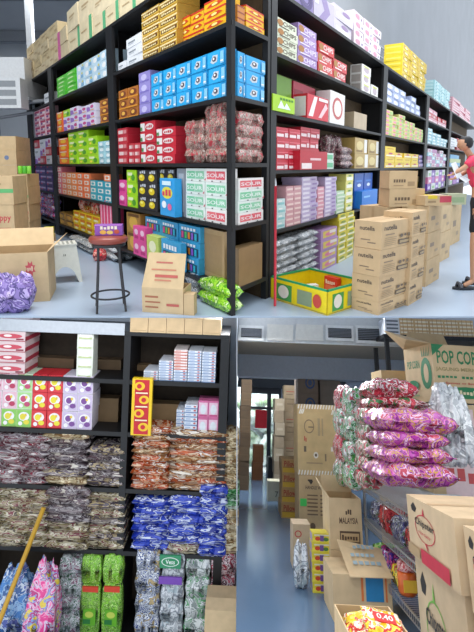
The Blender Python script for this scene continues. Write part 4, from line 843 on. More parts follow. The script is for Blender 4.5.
# big plastic bags lower left
for (x0, x1, yt, fm, lb, dd) in ((-14, 27, 572, foil(['#3a7ac0', '#8ab0d8', '#2a5a9a', '#c8d4e4', '#5a68b0'], 7, .2, .9), 'large clear bag of blue packs standing at far left floor', .0), (24, 55, 563, foil(['#e0388a', '#f08ab8', '#d8c8e0', '#b82a78', '#88a0d8', '#e8c84a'], 8, .2, .9), 'large clear bag of bright pink packs standing at lower left', .1)):
    ua, ub = RB.u_at(x0, .9, -.4), RB.u_at(x1, .9, -.4); zt = RB.uz((x0+x1)/2, yt, -.4)[1]; p = RB.at(ua, 0, -.4); zt *= .93
    mb = bag_mesh(ub-ua, .3, zt, fm, x0*.3, 24, 16, 1.1); 
    v2 = []
    for (x, y, z) in mb.v:
        k = 1-.25*min(1, z/zt)**3; cx_ = (ub-ua)/2; v2.append((cx_+(x-cx_)*k+.06*(z/zt), .15+(y-.15)*k, z))
    mb.v = v2; o = mb.build('plastic_bag', None, pose(BL, p.x, p.y-dd, .002)); tag(o, lb, 'bag')
ua, z0 = RB.uz(0, 622, -.5); p1 = RB.at(ua, z0, -.55); ub, z1 = RB.uz(33, 522, -.4); p2 = RB.at(ub, z1, -.1)
q = p1+(p1-p2)*.35; mb = MB(); mb.tube([q, p1, p2], .028, mat('#c89a30', .5)); o = mb.build('bamboo_pole'); o.matrix_world = BL.M; tag(o, 'yellow bamboo pole leaning across the lower left bags', 'pole')
ua, z0 = RB.uz(204, 640, -.45); zt = RB.uz(204, 610, -.45)[1]; p = RB.at(ua, 0, -.45)
r = empty('open_carton', pose(BL, p.x, p.y, 0)); tag(r, 'brown carton with open flap at the foot of the rack', 'carton')
mb = MB(); mb.box(0, 0, 0, .5, .4, zt, cm); mb.build('body', r); mb = MB(); mb.slab([(0,0,zt),(.5,0,zt),(.5,.12,zt+.05),(-.0,.12,zt+.05)], (0,.006,.004), cm); mb.build('flap', r)
# ================================================================= LOWER RIGHT ROOM (stock aisle)
def bstruct(name, mb):
    o = struct(name, mb); o.matrix_world = BR.M; return o
fa_ = BR.dep(237.3, 900, 1.6); fb_ = BR.floor(237.3, 474); YW = fb_.y+.3
mb = MB(); mb.prism([(fa_.x, fa_.y), (3.6, fa_.y), (5.5, YW), (fb_.x, YW)], -.02, 0, mat('#5f7894', .16, 'wall')); bstruct('floor_lower_right', mb)
def wz(px, py, Y=None): return BR.dep(px, py, Y or YW)
def bq(mb, x0, y0, x1, y1, Y, m, th=.05):
    """upright panel between two pixels at depth Y"""
    a = wz(x0, y1, Y); b = wz(x1, y0, Y); mb.box(a.x, Y, a.z, b.x, Y+th, b.z, m); return a, b
ZC = wz(300, 378).z
mb = MB(); a = wz(237.6, 480); b = wz(474, 480); lx = wz(247, 420).x; mx_ = wz(281, 420).x; wtop = wz(260, 391).z
wl = mat('#8b9099', .8, 'wall')
mb.box(a.x, YW, 0, lx, YW+.12, ZC, wl); mb.box(mx_, YW, 0, 6, YW+.12, ZC, wl); mb.box(lx, YW, wtop, mx_, YW+.12, ZC, mat('#2b3038', .6)); mb.box(wz(238, 318).x, YW, ZC, 6, YW+.12, wz(300, 306).z, wl); bstruct('wall_lower_right', mb)
# glazed door
fr_ = mat('#2a2f36', .4); gl = bpy.data.materials.new('glass'); gl.use_nodes = True
g = gl.node_tree.nodes['Principled BSDF']; g.inputs['Base Color'].default_value = (.75, .82, .86, 1); g.inputs['Roughness'].default_value = .08; g.inputs['Alpha'].default_value = .25
dr_ = bpy.data.objects.new('door_1', None); COL.objects.link(dr_); dr_.matrix_world = BR.M; dr_['kind'] = 'structure'
x1_ = wz(267, 420).x; x2_ = wz(271, 420).x
mb = MB(); mb.box(lx, YW+.02, 0, lx+.05, YW+.08, wtop, fr_); mb.box(x1_, YW+.02, 0, x2_, YW+.08, wtop, fr_); mb.box(mx_-.05, YW+.02, 0, mx_, YW+.08, wtop, fr_); mb.box(lx, YW+.02, wtop-.06, mx_, YW+.08, wtop, fr_)
zz = wz(260, 408).z; mb.box(lx, YW+.02, zz-.03, mx_, YW+.08, zz+.03, fr_); mb.build('door_frame', dr_)
mb = MB(); mb.box(lx+.05, YW+.045, .0, x1_, YW+.05, wtop-.06, gl); mb.build('door_glass', dr_); mb = MB(); mb.box(x2_, YW+.045, .0, mx_-.05, YW+.05, wtop-.06, gl); mb.build('door_glass', dr_)
# garden outside
gm = bpy.data.materials.new('garden'); gm.use_nodes = True; N = gm.node_tree.nodes; tn = N.new('ShaderNodeTexNoise'); tn.inputs['Scale'].default_value = 5; tn.inputs['Detail'].default_value = 6; cr = N.new('ShaderNodeValToRGB')
cr.color_ramp.elements[0].position = .35; cr.color_ramp.elements[0].color = (.16, .26, .1, 1); cr.color_ramp.elements[1].position = .62; cr.color_ramp.elements[1].color = (.8, .86, .84, 1)
gm.node_tree.links.new(tn.outputs['Fac'], cr.inputs[0]); gm.node_tree.links.new(cr.outputs[0], N['Principled BSDF'].inputs['Base Color']); N['Principled BSDF'].inputs['Roughness'].default_value = .9
rr = random.Random(4); mb = MB(); ww = mx_-lx
for i in range(140):
    x = lx-.1+rr.random()*(ww+.5); y = YW+1.3+rr.random()*.7; z = wz(260, 480).z+rr.random()*(wtop*.95); r = .12+rr.random()*.12
    mb.lathe([(0, -r), (r*.8, -r*.5), (r, 0), (r*.7, r*.6), (0, r)], gm, 7, (x, y, z))
o = mb.build('garden_bushes'); o.matrix_world = BR.M; tag(o, 'green bushes outside the glass door in the lower right room', 'bush', None, 'stuff')
mb = MB(); mb.box(lx-2, YW+.15, -.03, mx_+2, YW+4, 0, mat('#b8bcb8', .8)); mb.box(lx-2, YW+3, 0, mx_+2, YW+3.05, 3, mat('#dfe8ea', .9)); bstruct('trim_7', mb)
# ceiling parts: ducts, soffit, beam
YD = 6.6
mb = MB(); al = mat('#c4c6c6', .5); a, b = bq(mb, 237.6, 318, 402, 341, YD, al, 1.4); rt = empty('air_duct', BR.M); tag(rt, 'long pale air duct box with dark louvred vents across ceiling', 'duct'); mb.build('duct_box', rt)
for (xa, ya, xb, yb_) in ((238.5, 326, 264, 340), (326, 326, 353, 340.5), (356, 327, 400, 343)):
    mb = MB(); pa = wz(xa, yb_, YD-.02); pb = wz(xb, ya, YD-.02); mb.box(pa.x, YD-.03, pa.z, pb.x, YD, pb.z, mat('#d9dad8', .5)); mb.box(pa.x+.03, YD-.036, pa.z+.04, pb.x-.03, YD-.03, pb.z-.04, mat('#24262a', .6)); fr2 = mb.build('vent_frame', rt)
    mb = MB(); n = 6
    for i in range(n):
        z = pa.z+.05+(pb.z-pa.z-.1)*(i+.5)/n; mb.box(pa.x+.03, YD-.05, z-.004, pb.x-.03, YD-.036, z+.006, mat('#6a6e74', .5))
    mb.build('louvre', fr2)
for (xa, xb) in ((267, 293), (296, 323)):
    mb = MB(); pa = wz(xa, 340, YD-.02); pb = wz(xb, 325, YD-.02); mb.box(pa.x, YD-.02, pa.z, pb.x, YD, pb.z, mat('#d2d0c8', .6)); mb.build('light_panel', rt)
mb = MB(); p1 = wz(237.6, 341, YD); p2 = wz(420, 341, YD); q1 = wz(237.6, 354, YD+1.6); q2 = wz(420, 354, YD+1.6)
mb.slab([(p1.x, YD, p1.z), (p2.x, YD, p1.z), (q2.x, YD+1.6, q1.z), (q1.x, YD+1.6, q1.z)], (0, .02, .05), mat('#b3aa9a', .7)); mb.build('soffit', rt)
mb = MB(); pa = wz(237.6, 376, YD+1.65); pb = wz(430, 354, YD+1.65); mb.box(pa.x, YD+1.65, pa.z, pb.x, YD+2.1, pb.z, mat('#b4bfd0', .6)); mb.box(pa.x, YD+1.6, pb.z-.03, pb.x, YD+1.66, pb.z+.03, mat('#c8d0da', .4)); bstruct('trim_8', mb)
mb = MB(); pa = wz(237.6, 387, YW-.05); pb = wz(345, 376, YW-.05); mb.box(pa.x, YW-.1, pa.z, pb.x, YW, pb.z+.6, mat('#22262d', .6)); bstruct('trim_9', mb)
mb = MB(); pa = wz(285, 379, YD+2.3); pb = wz(301, 376.5, YD+2.3); mb.box(pa.x, YD+2.3, pa.z, pb.x, YD+2.36, pb.z, mat('#f4f8ff', 6, 'glow')); o = mb.build('tube_lamp'); o.matrix_world = BR.M; tag(o, 'short glowing tube lamp under the grey beam', 'lamp')
# side wall on the right, behind the wire rack
mb = MB(); mb.box(3.2, 3.0, 0, 3.25, YW, 2.35, mat('#a8a9aa', .8, 'wall')); bstruct('wall_right_lower', mb)
# far stacks
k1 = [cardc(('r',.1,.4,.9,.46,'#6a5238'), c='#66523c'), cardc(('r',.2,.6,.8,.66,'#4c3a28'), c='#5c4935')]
def fcol(xl, yb, xr, yt, n, st, desc, dd=.4, rz=0, nm='carton', fr=BR, jit=.01):
    p = fr.floor(xl, yb); r = math.radians(rz); w = solve_w(fr, p, V((math.cos(r), math.sin(r), 0)), xr)
    h = vplane_z(fr, xl, yt, p); z = col(fr, p, r, w, dd, [h/n]*n, st, nm, desc, 'carton', desc+' column', jit=jit); return p, w, z
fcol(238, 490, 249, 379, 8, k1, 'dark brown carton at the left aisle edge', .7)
fcol(252.5, 480, 263, 445, 2, [cardc(c='#7a4e30')], 'reddish brown carton before the glass door', .4)
k2 = [cardc(('r',.15,.5,.8,.56,'#a04a3a'), ('r',.15,.3,.6,.34,'#6a5640'), c='#9a8568'), cardc(('r',.2,.6,.7,.66,'#6a5640'), c='#8f7a5e')]
fcol(274, 488, 284, 398, 7, [cardc(('r',.2,.4,.8,.6,'#b8a890'), c='#a89880'), cardc(c='#94826a')], 'pale narrow carton in the tall back column', .5)
fcol(284, 486, 300, 385, 7, k2, 'brown carton with red line in the tall back column', .5)
pil = cardc(('r',.05,.08,.95,.42,'#d8b03a'), ('t','Pillows',.12,.48,.88,.88,'#a83a2a'), ('r',.05,.42,.95,.46,'#8a4a2a'), c='#c09a66')
fcol(281.5, 518, 300, 459, 4, pil, 'yellow brown red-lettered carton', .5)
cbox(BR, 267.5, 501, 281, 481, 0, .3, 0, cardc(('t','7',.55,.2,.8,.5,'#6a6a5a'), c='#cfc8ae'), 'carton', 'small pale carton on floor left of the red-lettered cartons', 'carton')
mb = MB(); p = BR.dep(255, 428, YW-.25); p2 = BR.dep(267, 410, YW-.25); mb.box(0, 0, 0, p2.x-p.x, .05, p2.z-p.z, mat('#c01c2a', .7)); o = mb.build('red_banner', None, pose(BR, p.x, p.y, p.z)); tag(o, 'plain red banner hanging in front of the glass door', 'banner')
p = BR.floor(268, 478); mb = MB(); mb.prism([(0,0),(.34,0),(.34,.3),(0,.3)], 0, vplane_z(BR, 268, 457, p), mat('#1c1f24', .5)); o = mb.build('waste_bin', None, pose(BR, p.x, p.y, 0)); tag(o, 'black bin standing by the glass door', 'bin')
# middle stack: list carton below, striped carton above
lst = cardc(('r',.22,.9,.34,.93,'#3a3028'), ('p',[(.24,.9),(.3,.84),(.36,.9)],'#3a3028'), ('p',[(.66,.9),(.72,.84),(.78,.9)],'#3a3028'), ('t','HANDLE WITH CARE',.16,.76,.86,.82,'#5a4a3a'), *[('r',.2,.32+.065*i,.46,.345+.065*i,'#7a6248') for i in range(6)], *[('r',.52,.32+.065*i,.78,.345+.065*i,'#7a6248') for i in range(6)], ('r',.02,.47,.18,.6,'#4ac85a'), ('e',.32,.14,.07,.06,'#6a523a'), ('t','SNACK',.22,.03,.44,.07,'#6a523a'), c='#c6a87c')
P1 = BR.floor(299.5, 534); w1 = solve_w(BR, P1, V((1, 0, 0)), 340.5); h1 = vplane_z(BR, 299.5, 475, P1)
o = box_mesh(w1, .5, h1, lst).build('carton', None, pose(BR, P1.x, P1.y, 0)); tag(o, 'tan carton with printed list and green sticker, under striped carton', 'carton')
strp = []
for i in range(14):
    for (y0, y1) in ((.0, .065), (.935, 1.0)):
        strp.append(('p', [(i/14+.0, y0), (i/14+.03, y0), (i/14+.055, y1), (i/14+.025, y1)], '#ece8dc'))
for s_ in (0, 1):
    for i in range(3): strp.append(('p', [(.02+.04*i+.83*s_, .86), (.05+.04*i+.83*s_, .86), (.09+.04*i+.83*s_, .93), (.06+.04*i+.83*s_, .93)], '#ece8dc'))
strp += [('o',.28,.68,.13,.1,.16,'#8a7458'), ('r',.26,.66,.4,.68,'#8a7458'), ('r',.5,.55,.56,.8,'#b09a74'), ('r',.6,.55,.64,.8,'#b09a74'), ('t','HX',.15,.46,.22,.54,'#b84a3a'), ('r',.14,.32,.2,.4,'#6a5a46'), ('e',.44,.28,.06,.045,'#e4dccb'), ('e',.44,.28,.03,.022,'#6a5a46'), ('r',.82,.34,.9,.4,'#ece6da'), ('r',.66,.2,.7,.3,'#8a7458'), ('r',.2,.16,.6,.18,'#a88c66')]
zq = h1+.004; hh = vplane_z(BR, 299, 404, P1)-zq
o = box_mesh(w1*1.02, .5, hh, cardc(*strp, c='#cdb07e')).build('carton', None, pose(BR, P1.x-.01, P1.y+.01, zq)); tag(o, 'tall tan carton with white striped tape and spiral print', 'carton')
# stack behind it, tops showing
gk = cardc(('o',.6,.5,.24,.3,.3,'#3f5a8a'), ('e',.6,.5,.1,.14,'#4a628c'), c='#8c7c6e')
fcol(299, 506, 321, 372, 6, [gk], 'grey brown carton with blue ring logo in rear stack', .5, jit=.004)
fcol(323, 506, 345, 376, 4, [cardc(c='#968a7e')], 'plain grey brown carton in rear stack', .5, jit=.004)
# narrow pale carton + shrink pack
cbox(BR, 293, 569, 311, 524, 0, .25, 0, cardc(('o',.3,.78,.2,.08,.3,'#b83a3a'), c='#bfa98c'), 'carton', 'narrow upright carton with red ring left of the cans', 'carton')
canf = pack('#d8c83a', ('r',.0,.12,1,.5,'#e8d84a'), ('e',.28,.45,.14,.22,'#c8442a'), ('e',.72,.4,.14,.2,'#4a7a3a'), ('r',.1,.75,.9,.9,'#d8d4c0'), ('r',.4,.2,.6,.8,'#6a4a8a'), s=[('r',.1,.1,.9,.9,'#b8a8c0')])
P2 = BR.floor(313, 593); w2 = solve_w(BR, P2, V((1, 0, 0)), 332.5); h2 = vplane_z(BR, 313, 533, P2)
col(BR, P2, 0, w2, .16, [h2/6]*6, canf, 'can_pack', 'shrink wrapped yellow can tray', 'pack', 'yellow can trays in a column', jit=.003)
o = bag_mesh(.13, .1, .3, clf, 2, rough=1.5).build('plastic_wrap', None, pose(BR, P2.x-.15, P2.y+.05, .0)); tag(o, 'crumpled clear plastic wrap left of the yellow can trays', 'wrap')
# brown carton column with MALAYSIA carton on top
P3 = BR.floor(334, 622); w3 = solve_w(BR, P3, V((1, 0, 0)), 394); h3 = vplane_z(BR, 360, 575, V((BR.floor(360, 622).x, P3.y, 0)))
r3 = empty('open_carton', pose(BR, P3.x, P3.y, 0)); tag(r3, 'brown carton with blue strip and open printed flap', 'carton')
w3b = w3; mb = MB(); mb.box(0, 0, 0, w3b, .42, h3, cm); mb.face([('r',.48,.45,.52,1,'#d8743a'), ('r',.56,.45,.86,1,'#2d7fb0'), ('r',.89,.45,.92,1,'#d8743a')], (0,0,0), (1,0,0), (0,0,1), w3b, h3); mb.build('body', r3)
mb = MB(); mb.slab([(.12,-.03,h3-.01),(w3b+.02,-.05,h3+.0),(w3b+.02,.28,h3+.10),(.1,.33,h3+.14)], (0,.002,.006), cm); mb.face([('t','SNACK',.15,.3,.8,.45,'#8aa0a8'), ('t','PACKS',.15,.52,.7,.66,'#8aa0a8'), ('t','FRESH',.25,.75,.75,.88,'#8aa0a8')], (.12,-.03,h3+.004), (1,-.02,0), V((0,.33,.13)).normalized(), w3b*.8, .36, off=.004); mb.build('flap', r3)
# carton behind, carrying the MALAYSIA carton
P4 = V((BR.dep(331, 560, P3.y+.47).x, P3.y+.47, 0)); w4 = solve_w(BR, P4, V((1, 0, 0)), 366); z4 = vplane_z(BR, 345, 551, P4)
if z4 < .1: z4 = .1
o = box_mesh(w4, .4, z4-.003, cardc()).build('carton', None, pose(BR, P4.x, P4.y, 0)); tag(o, 'brown carton under the MALAYSIA carton', 'carton')
r4 = empty('open_carton', pose(BR, P4.x, P4.y+.01, z4)); tag(r4, 'open brown MALAYSIA carton with raised flaps', 'carton'); h4 = vplane_z(BR, 345, 499, P4)-z4
open_box(r4, w4, .36, h4, [('t','MALAYSIA',.3,.5,.88,.62,'#5a4434'), ('t','2KG',.5,.68,.7,.78,'#5a4434'), ('r',.3,.12,.92,.36,'#5a4434'), ('r',.33,.16,.89,.32,'#c0a278'), ('t','SNACKS',.36,.19,.86,.29,'#5a4434')])
mb = MB(); mb.slab([(0,0,h4),(0,.36,h4),(-.06,.36,h4+.11),(-.08,.02,h4+.10)], (.004,0,.004), cm); mb.build('flap', r4)
mb = MB(); mb.slab([(0,.36,h4),(w4,.36,h4),(w4,.42,h4+.12),(0,.42,h4+.13)], (0,.005,0), cm); mb.build('flap', r4)
# near open carton with yellow packs
zo = .26; A5 = BR.floor(331, 602, zo); B5 = BR.floor(388, 594, zo)
y5 = BR.floor(360, 640, 0).y
P5 = V((BR.dep(333, 604, 2.25).x, 0, 0)); Y5a = 1.95; rim = BR.dep(334, 604, 2.42)
zo = rim.z; w5 = BR.dep(388, 594, 2.42).x-rim.x; r5 = empty('open_carton', pose(BR, rim.x, Y5a, zo-.3)); tag(r5, 'open brown carton full of yellow snack packs, bottom right', 'carton')
open_box(r5, w5*1.0, 2.42-Y5a, .3)
mb = MB(); mb.box(.0, .0, 0, w5, 2.42-Y5a, .0001, cm)
tb = box_mesh(w5, 2.42-Y5a, max(.05, zo-.3-.002), cardc()).build('carton', None, pose(BR, rim.x, Y5a, 0)); tag(tb, 'brown carton under the carton of yellow packs', 'carton')
yf = [foil(['#ecc81e', '#f4e04a', '#d8342a', '#f2ead0', '#e8b81c'], 16, .2, .6), foil(['#e8d02a', '#d83a3a', '#f4e8c0', '#f0d83a', '#4a8ac0'], 16, .2, .6)]
rr = random.Random(11); n_ = 0
posn = ['back left', 'back middle', 'back right', 'middle left', 'centre', 'middle right', 'front left', 'front middle', 'front right']
dd5 = 2.42-Y5a
for j in range(3):
    for i in range(3):
        o = bag_mesh(.15, .12, .07, yf[(i+j) % 2], i+j*3).build('snack_packet', None, BR.M @ Matrix.Translation((rim.x+.02+i*(w5-.1)/3.1, Y5a+.02+(2-j)*(dd5-.08)/3.2, zo-.085+rr.random()*.03)) @ Matrix.Rotation(rr.uniform(-.5, .5), 4, 'Z') @ Matrix.Rotation(rr.uniform(-.2, .25), 4, 'X'))
        tag(o, 'yellow and red snack packet in open carton, %s of the heap' % posn[j*3+i], 'packet', 'yellow packets in the open carton')
fl = box_mesh(w5, dd5, .01, cardc())
pr = empty('price_packet', BR.M @ Matrix.Translation((rim.x+w5*.3, Y5a+dd5*.45, zo-.01)) @ Matrix.Rotation(math.radians(24), 4, 'X') @ Matrix.Rotation(.2, 4, 'Y')); tag(pr, 'yellow snack packet with red price print, topmost of the heap', 'packet')
mb = bag_mesh(.15, .11, .035, yf[0], 9); mb.build('bag', pr); mb = MB(); mb.box(.035, .035, .034, .12, .075, .039, mat('#d83030', .4)); mb.face([('t','0.40',.12,.2,.88,.8,'#f8e8e0')], (.035,.035,.04), (1,0,0), (0,1,0), .085, .04); mb.build('price_print', pr)
# speech-bubble cartons
red, grn = '#c8384a', '#7ab84a'
def chipspec(c_, bar): return [('p',[(.1,.84),(.17,.92),(.24,.84),(.2,.76),(.12,.77)],'#2c2a28'), ('o',.4,.56,.22,.22,.06,c_), ('p',[(.37,.77),(.4,.9),(.42,.77)],c_), ('p',[(.39,.35),(.43,.35),(.46,.26),(.44,.26)],c_), ('t','Chipster',.2,.56,.62,.7,'#2c2a28'), ('t','Hot Spicy',.28,.45,.54,.51,c_)]+([('r',.3,.02,.86,.24,c_), ('r',.0,.04,.27,.2,'#b89a72')] if bar else [('e',.3,.06,.1,.12,c_)])
def chipster(x, y0, y1, z0, z1, w, c_, bar, label, xo=0):
    mb = MB(); mb.box(0, 0, 0, w, y1-y0, z1-z0, mat('#cdb390', .8, 'card'))
    mb.face(chipspec(c_, bar), (0, y1-y0, 0), (0, -1, 0), (0, 0, 1), y1-y0, z1-z0)
    mb.face([('r',.1,.08,.5,.3,red), ('r',.14,.11,.46,.27,'#cdb390'), ('r',.2,.14,.4,.18,red), ('r',.2,.2,.4,.23,red)], (0,0,0), (1,0,0), (0,0,1), w, z1-z0)
    mb.face([('r',0,.46,1,.54,'#bfa27a')], (0,0,z1-z0), (1,0,0), (0,1,0), w, y1-y0)
    o = mb.build('carton', None, pose(BR, x, y0, z0)); tag(o, label, 'carton')
xc = BR.dep(411, 553, 3.15).x; zl = BR.dep(411, 553, 3.15).z; zt = BR.dep(411, 494, 3.15).z
yn = 2.5
chipster(xc+.02, yn+.02, 3.15, 0, zl-.003, .42, grn, False, 'tan speech-bubble carton with green logo, under the red one')
chipster(xc, yn, 3.15, zl, zt, .42, red, True, 'tan speech-bubble carton with red logo, stacked on another')
xd = BR.dep(468, 560, 2.45).x
chipster(xd+.01, 2.12, 2.46, 0, zl-.05, .5, red, False, 'tan carton at right edge beside lower speech-bubble carton')
chipster(xd, 2.1, 2.46, zl-.045, zt-.02, .5, red, False, 'tan carton at right edge, upper one, before red-logo carton')
# wire rack
XW = 1.13; Ya, Yb = 3.22, 4.75; zsh = [.80, .535, .24]
wr = empty('wire_rack', BR.M @ Matrix.Translation((XW, Ya, 0))); tag(wr, 'silver wire shelf rack along the aisle with bags', 'rack'); wm_ = mat('#b9bdc0', .3, 'metal')
for z in zsh:
    mb = MB(); D_ = .7
    for k in range(46): y = (Yb-Ya)*k/45; mb.box(0, y, z-.006, D_, y+.005, z-.002, wm_)
    for x in (0, D_*.33, D_*.66, D_): mb.box(x, 0, z-.012, x+.008, Yb-Ya, z-.006, wm_)
    mb.box(-.004, 0, z-.05, .002, Yb-Ya, z-.042, wm_); mb.box(-.004, 0, z-.006, .004, Yb-Ya, z+.004, wm_)
    for k in range(46): y = (Yb-Ya)*k/45; mb.box(-.004, y, z-.05, .0, y+.005, z, wm_)
    mb.build('wire_shelf', wr)
for x in (0, .7):
    for y in (0, Yb-Ya): mb = MB(); mb.tube([(x+.01, y, 0), (x+.01, y, .80 if y < 1 else 1.2)], .012, wm_); mb.build('post', wr)
pf = foil(['#a83a98', '#7a2478', '#c864b0', '#b8883a', '#8f2c88', '#d8b0d0', '#b0304c'], 13, .18, .8)
rf = foil(['#b82a3c', '#d8485a', '#8a1c2c', '#f0d4d4', '#c83848', '#3a7a4a'], 15, .18, .8)
gf = foil(['#4aa04a', '#d8dcd8', '#2a7a3a', '#b0c8b0', '#c84a5a', '#eef0ee'], 11, .18, .8)
mf = foil(['#8a5a5a', '#c83a48', '#d8ccc4', '#5a8a4a', '#7a3a3a'], 13, .18, .8)
def brbag(x0, yb, x1, yt, Y, dd, m, label, seed=0, rough=1.2, tilt=0, nm='snack_bag', rz=0, boxy=False):
    p = BR.dep(x0, yb, Y); q = BR.dep(x1, yb, Y); h = BR.dep(x0, yt, Y).z-p.z
    o = bag_mesh(q.x-p.x, dd, h, m, seed, 30, 18, rough, boxy).build(nm, None, BR.M @ Matrix.Translation(p) @ Matrix.Rotation(rz, 4, 'Z') @ Matrix.Rotation(tilt, 4, 'Y')); tag(o, label, 'bag')
brbag(382, 489, 462, 462, 3.3, .5, pf, 'long purple snack bag, lowest of the purple pile on wire rack', 1)
brbag(383, 465, 458, 446, 3.32, .5, pf, 'long purple snack bag, second from bottom of purple pile', 2, 1.4)
brbag(384, 449, 452, 430, 3.34, .5, pf, 'long purple snack bag, third up in the purple pile', 3, 1.4)
brbag(381, 432, 460, 407, 3.36, .5, pf, 'long purple snack bag, topmost of purple pile, below red bag', 4, 1.3, .04)
brbag(366, 492, 384, 474, 3.75, .4, mf, 'red and brown bag end, lowest beside the purple pile', 5)
brbag(367, 475, 384, 458, 3.77, .4, mf, 'red and brown bag end, second up beside the purple pile', 6)
brbag(366, 459, 384, 442, 3.79, .4, mf, 'red and brown bag end, third up beside the purple pile', 7)
brbag(367, 443, 386, 425, 3.81, .4, mf, 'red and brown bag end, fourth up beside the purple pile', 8)
brbag(366, 426, 388, 408, 3.83, .4, mf, 'red and brown bag end, topmost beside the purple pile', 9)
brbag(368, 410, 432, 396, 3.86, .45, rf, 'flat red sweet bag under the bright red bag', 10)
brbag(372, 398, 420, 378, 3.87, .45, rf, 'bright red sweet bag topmost on the wire rack', 11, 1.2, .0)
for i, (yb_, yt_) in enumerate(((492, 466), (467, 442), (443, 416), (417, 388))):
    brbag(351, yb_, 369, yt_, 4.25, .4, gf, 'green and white bag, %s in the green pile' % ['lowest', 'second up', 'third up', 'topmost'][i], 20+i)
for i, (yb_, yt_) in enumerate(((488, 462), (463, 436), (437, 408), (410, 386))):
    brbag(341, yb_, 354, yt_, 4.75, .4, [gf, rf][i % 2], '%s bag in the narrow column by the striped carton' % ['lowest green', 'second up red', 'third up green', 'topmost red'][i], 30+i)
# clear plastic on the right
brbag(448, 468, 480, 392, 3.9, .3, foil(['#d8dadc', '#f0f2f2', '#b8bcc0', '#e4e6e8'], 8, .12, 1.0), 'large bulging clear plastic bag under the popcorn carton', 41, 1.8)
# goods on the lower wire shelves
def shelf(z, items):
    for (x, y, w, d, h, st, nm, lb, ct) in items:
        if isinstance(st, dict): o = box_mesh(w, d, h, st).build(nm, None, pose(BR, XW+x, Ya+y, z+.003, 0))
        else: o = bag_mesh(w, d, h, st, x*9+y*5, boxy=True, rough=1.0).build(nm, None, pose(BR, XW+x, Ya+y, z+.003, 0))
        tag(o, lb, ct)
dkf = foil(['#2a2a50', '#5a5a9a', '#1c1c30', '#c8c8d8', '#3a5a3a'], 22, .2, .8); ppf = foil(['#5a2aa0', '#2a1a50', '#d84a9a', '#3a2a80', '#e0d0f0'], 12, .2, .8)
ylf = foil(['#e8c81c', '#2a2a28', '#f0d84a', '#b82a28'], 12, .2, .8); rdf = foil(['#a01c28', '#d83a40', '#6a1018', '#e8c0b8'], 14, .2, .8); gnf = foil(['#7ad02a', '#4aa01c', '#c8f07a'], 12, .2, .8)
shelf(zsh[1], [(.02, .25, .3, .28, .16, rdf, 'snack_bag', 'red snack bag on middle wire shelf, nearest', 'bag'), (.02, .56, .3, .3, .15, dkf, 'snack_bag', 'dark blue sweet bag on middle wire shelf', 'bag'), (.02, .9, .3, .25, .17, rdf, 'snack_bag', 'red snack bag on middle wire shelf, beyond dark bag', 'bag'), (.02, 1.18, .3, .25, .15, dkf, 'snack_bag', 'dark sweet bag at far end of middle wire shelf', 'bag'), (.36, .1, .3, .5, .18, rdf, 'snack_bag', 'red snack bag at back of the middle wire shelf', 'bag')])
shelf(zsh[2], [(.16, .12, .17, .13, .12, pack('#2a2c34'), 'snack_box', 'dark box behind the jar on lowest wire shelf', 'box'), (.02, .92, .3, .28, .17, ppf, 'snack_bag', 'violet and pink bag on the lowest wire shelf', 'bag'), (.02, .76, .24, .15, .13, ylf, 'snack_bag', 'yellow and black bag beside the red jar', 'bag'), (.02, 1.21, .3, .24, .13, gnf, 'snack_bag', 'bright green bag at the far end of lowest wire shelf', 'bag'), (.36, .1, .3, .7, .16, dkf, 'snack_bag', 'dark bag at back of the lowest wire shelf', 'bag')])
shelf(0.0, [(.1, .1, .3, .4, .14, pack('#8a78b8', ('r',.1,.1,.9,.9,'#b8a8d8')), 'snack_box', 'lilac box on floor under the wire rack', 'box')])
pj = V((XW+.07, Ya+.68, 0)); jr = empty('candy_jar', pose(BR, pj.x, pj.y, zsh[2]+.003)); tag(jr, 'orange jar with red lid on the lowest wire shelf', 'jar')
mb = MB(); mb.lathe([(.05, 0), (.062, .02), (.062, .12), (.05, .14), (.0, .14)], mat('#d8641e', .3), 20); mb.box(-.045, -.064, .03, .045, -.058, .1, mat('#e8b83a', .4)); mb.build('body', jr)
mb = MB(); mb.lathe([(.052, .14), (.06, .145), (.06, .19), (.045, .205), (.0, .207)], foil(['#c81c24', '#f0c0b8', '#a01018'], 40, .3, .3), 20); mb.build('lid', jr)
# support and popcorn carton
PP = BR.dep(437, 402, 4.35)
st5 = cardc(('r',.1,.1,.4,.9,'#e4c8c8'), ('t','HOT',.12,.35,.38,.65,'#c84a4a'), ('r',.5,.2,.9,.3,'#b8946a'), c='#cdb48c')
zc5 = PP.z-.01; h5 = zc5/4
for i in range(4):
    o = box_mesh(1.0, .45, h5*.99, st5).build('carton', None, pose(BR, PP.x-.08, PP.y+.05, i*h5)); tag(o, 'tan carton with pink print under popcorn carton, %s' % ['lowest', 'second up', 'third up', 'topmost'][i], 'carton', 'cartons under the popcorn carton')
gp = '#1f7a4a'
tz = BR.dep(437, 344, PP.y).z; hp = tz-PP.z
rp = empty('popcorn_carton', pose(BR, PP.x, PP.y, PP.z, math.radians(10))); tag(rp, 'open tan POP CORN carton with green print, top right of aisle', 'carton')
wp5 = solve_w(BR, PP, V((math.cos(.175), math.sin(.175), 0)), 492); dpp = .5
spec = [('t','POP CORN',.08,.66,.96,.9,gp), ('t','JAGUNG MERIGAD',.04,.52,.96,.6,'#9a8a5a'), ('t','BERAT BERSIH',.06,.41,.95,.47,gp), ('t','PRODUCT OF MALAYSIA',.2,.31,.9,.35,'#b8604a'), ('e',.55,.17,.36,.1,gp), ('t','ORIENTAL',.3,.13,.8,.21,'#dfd0a8'), ('r',.04,-.0,.05,.0,gp)]
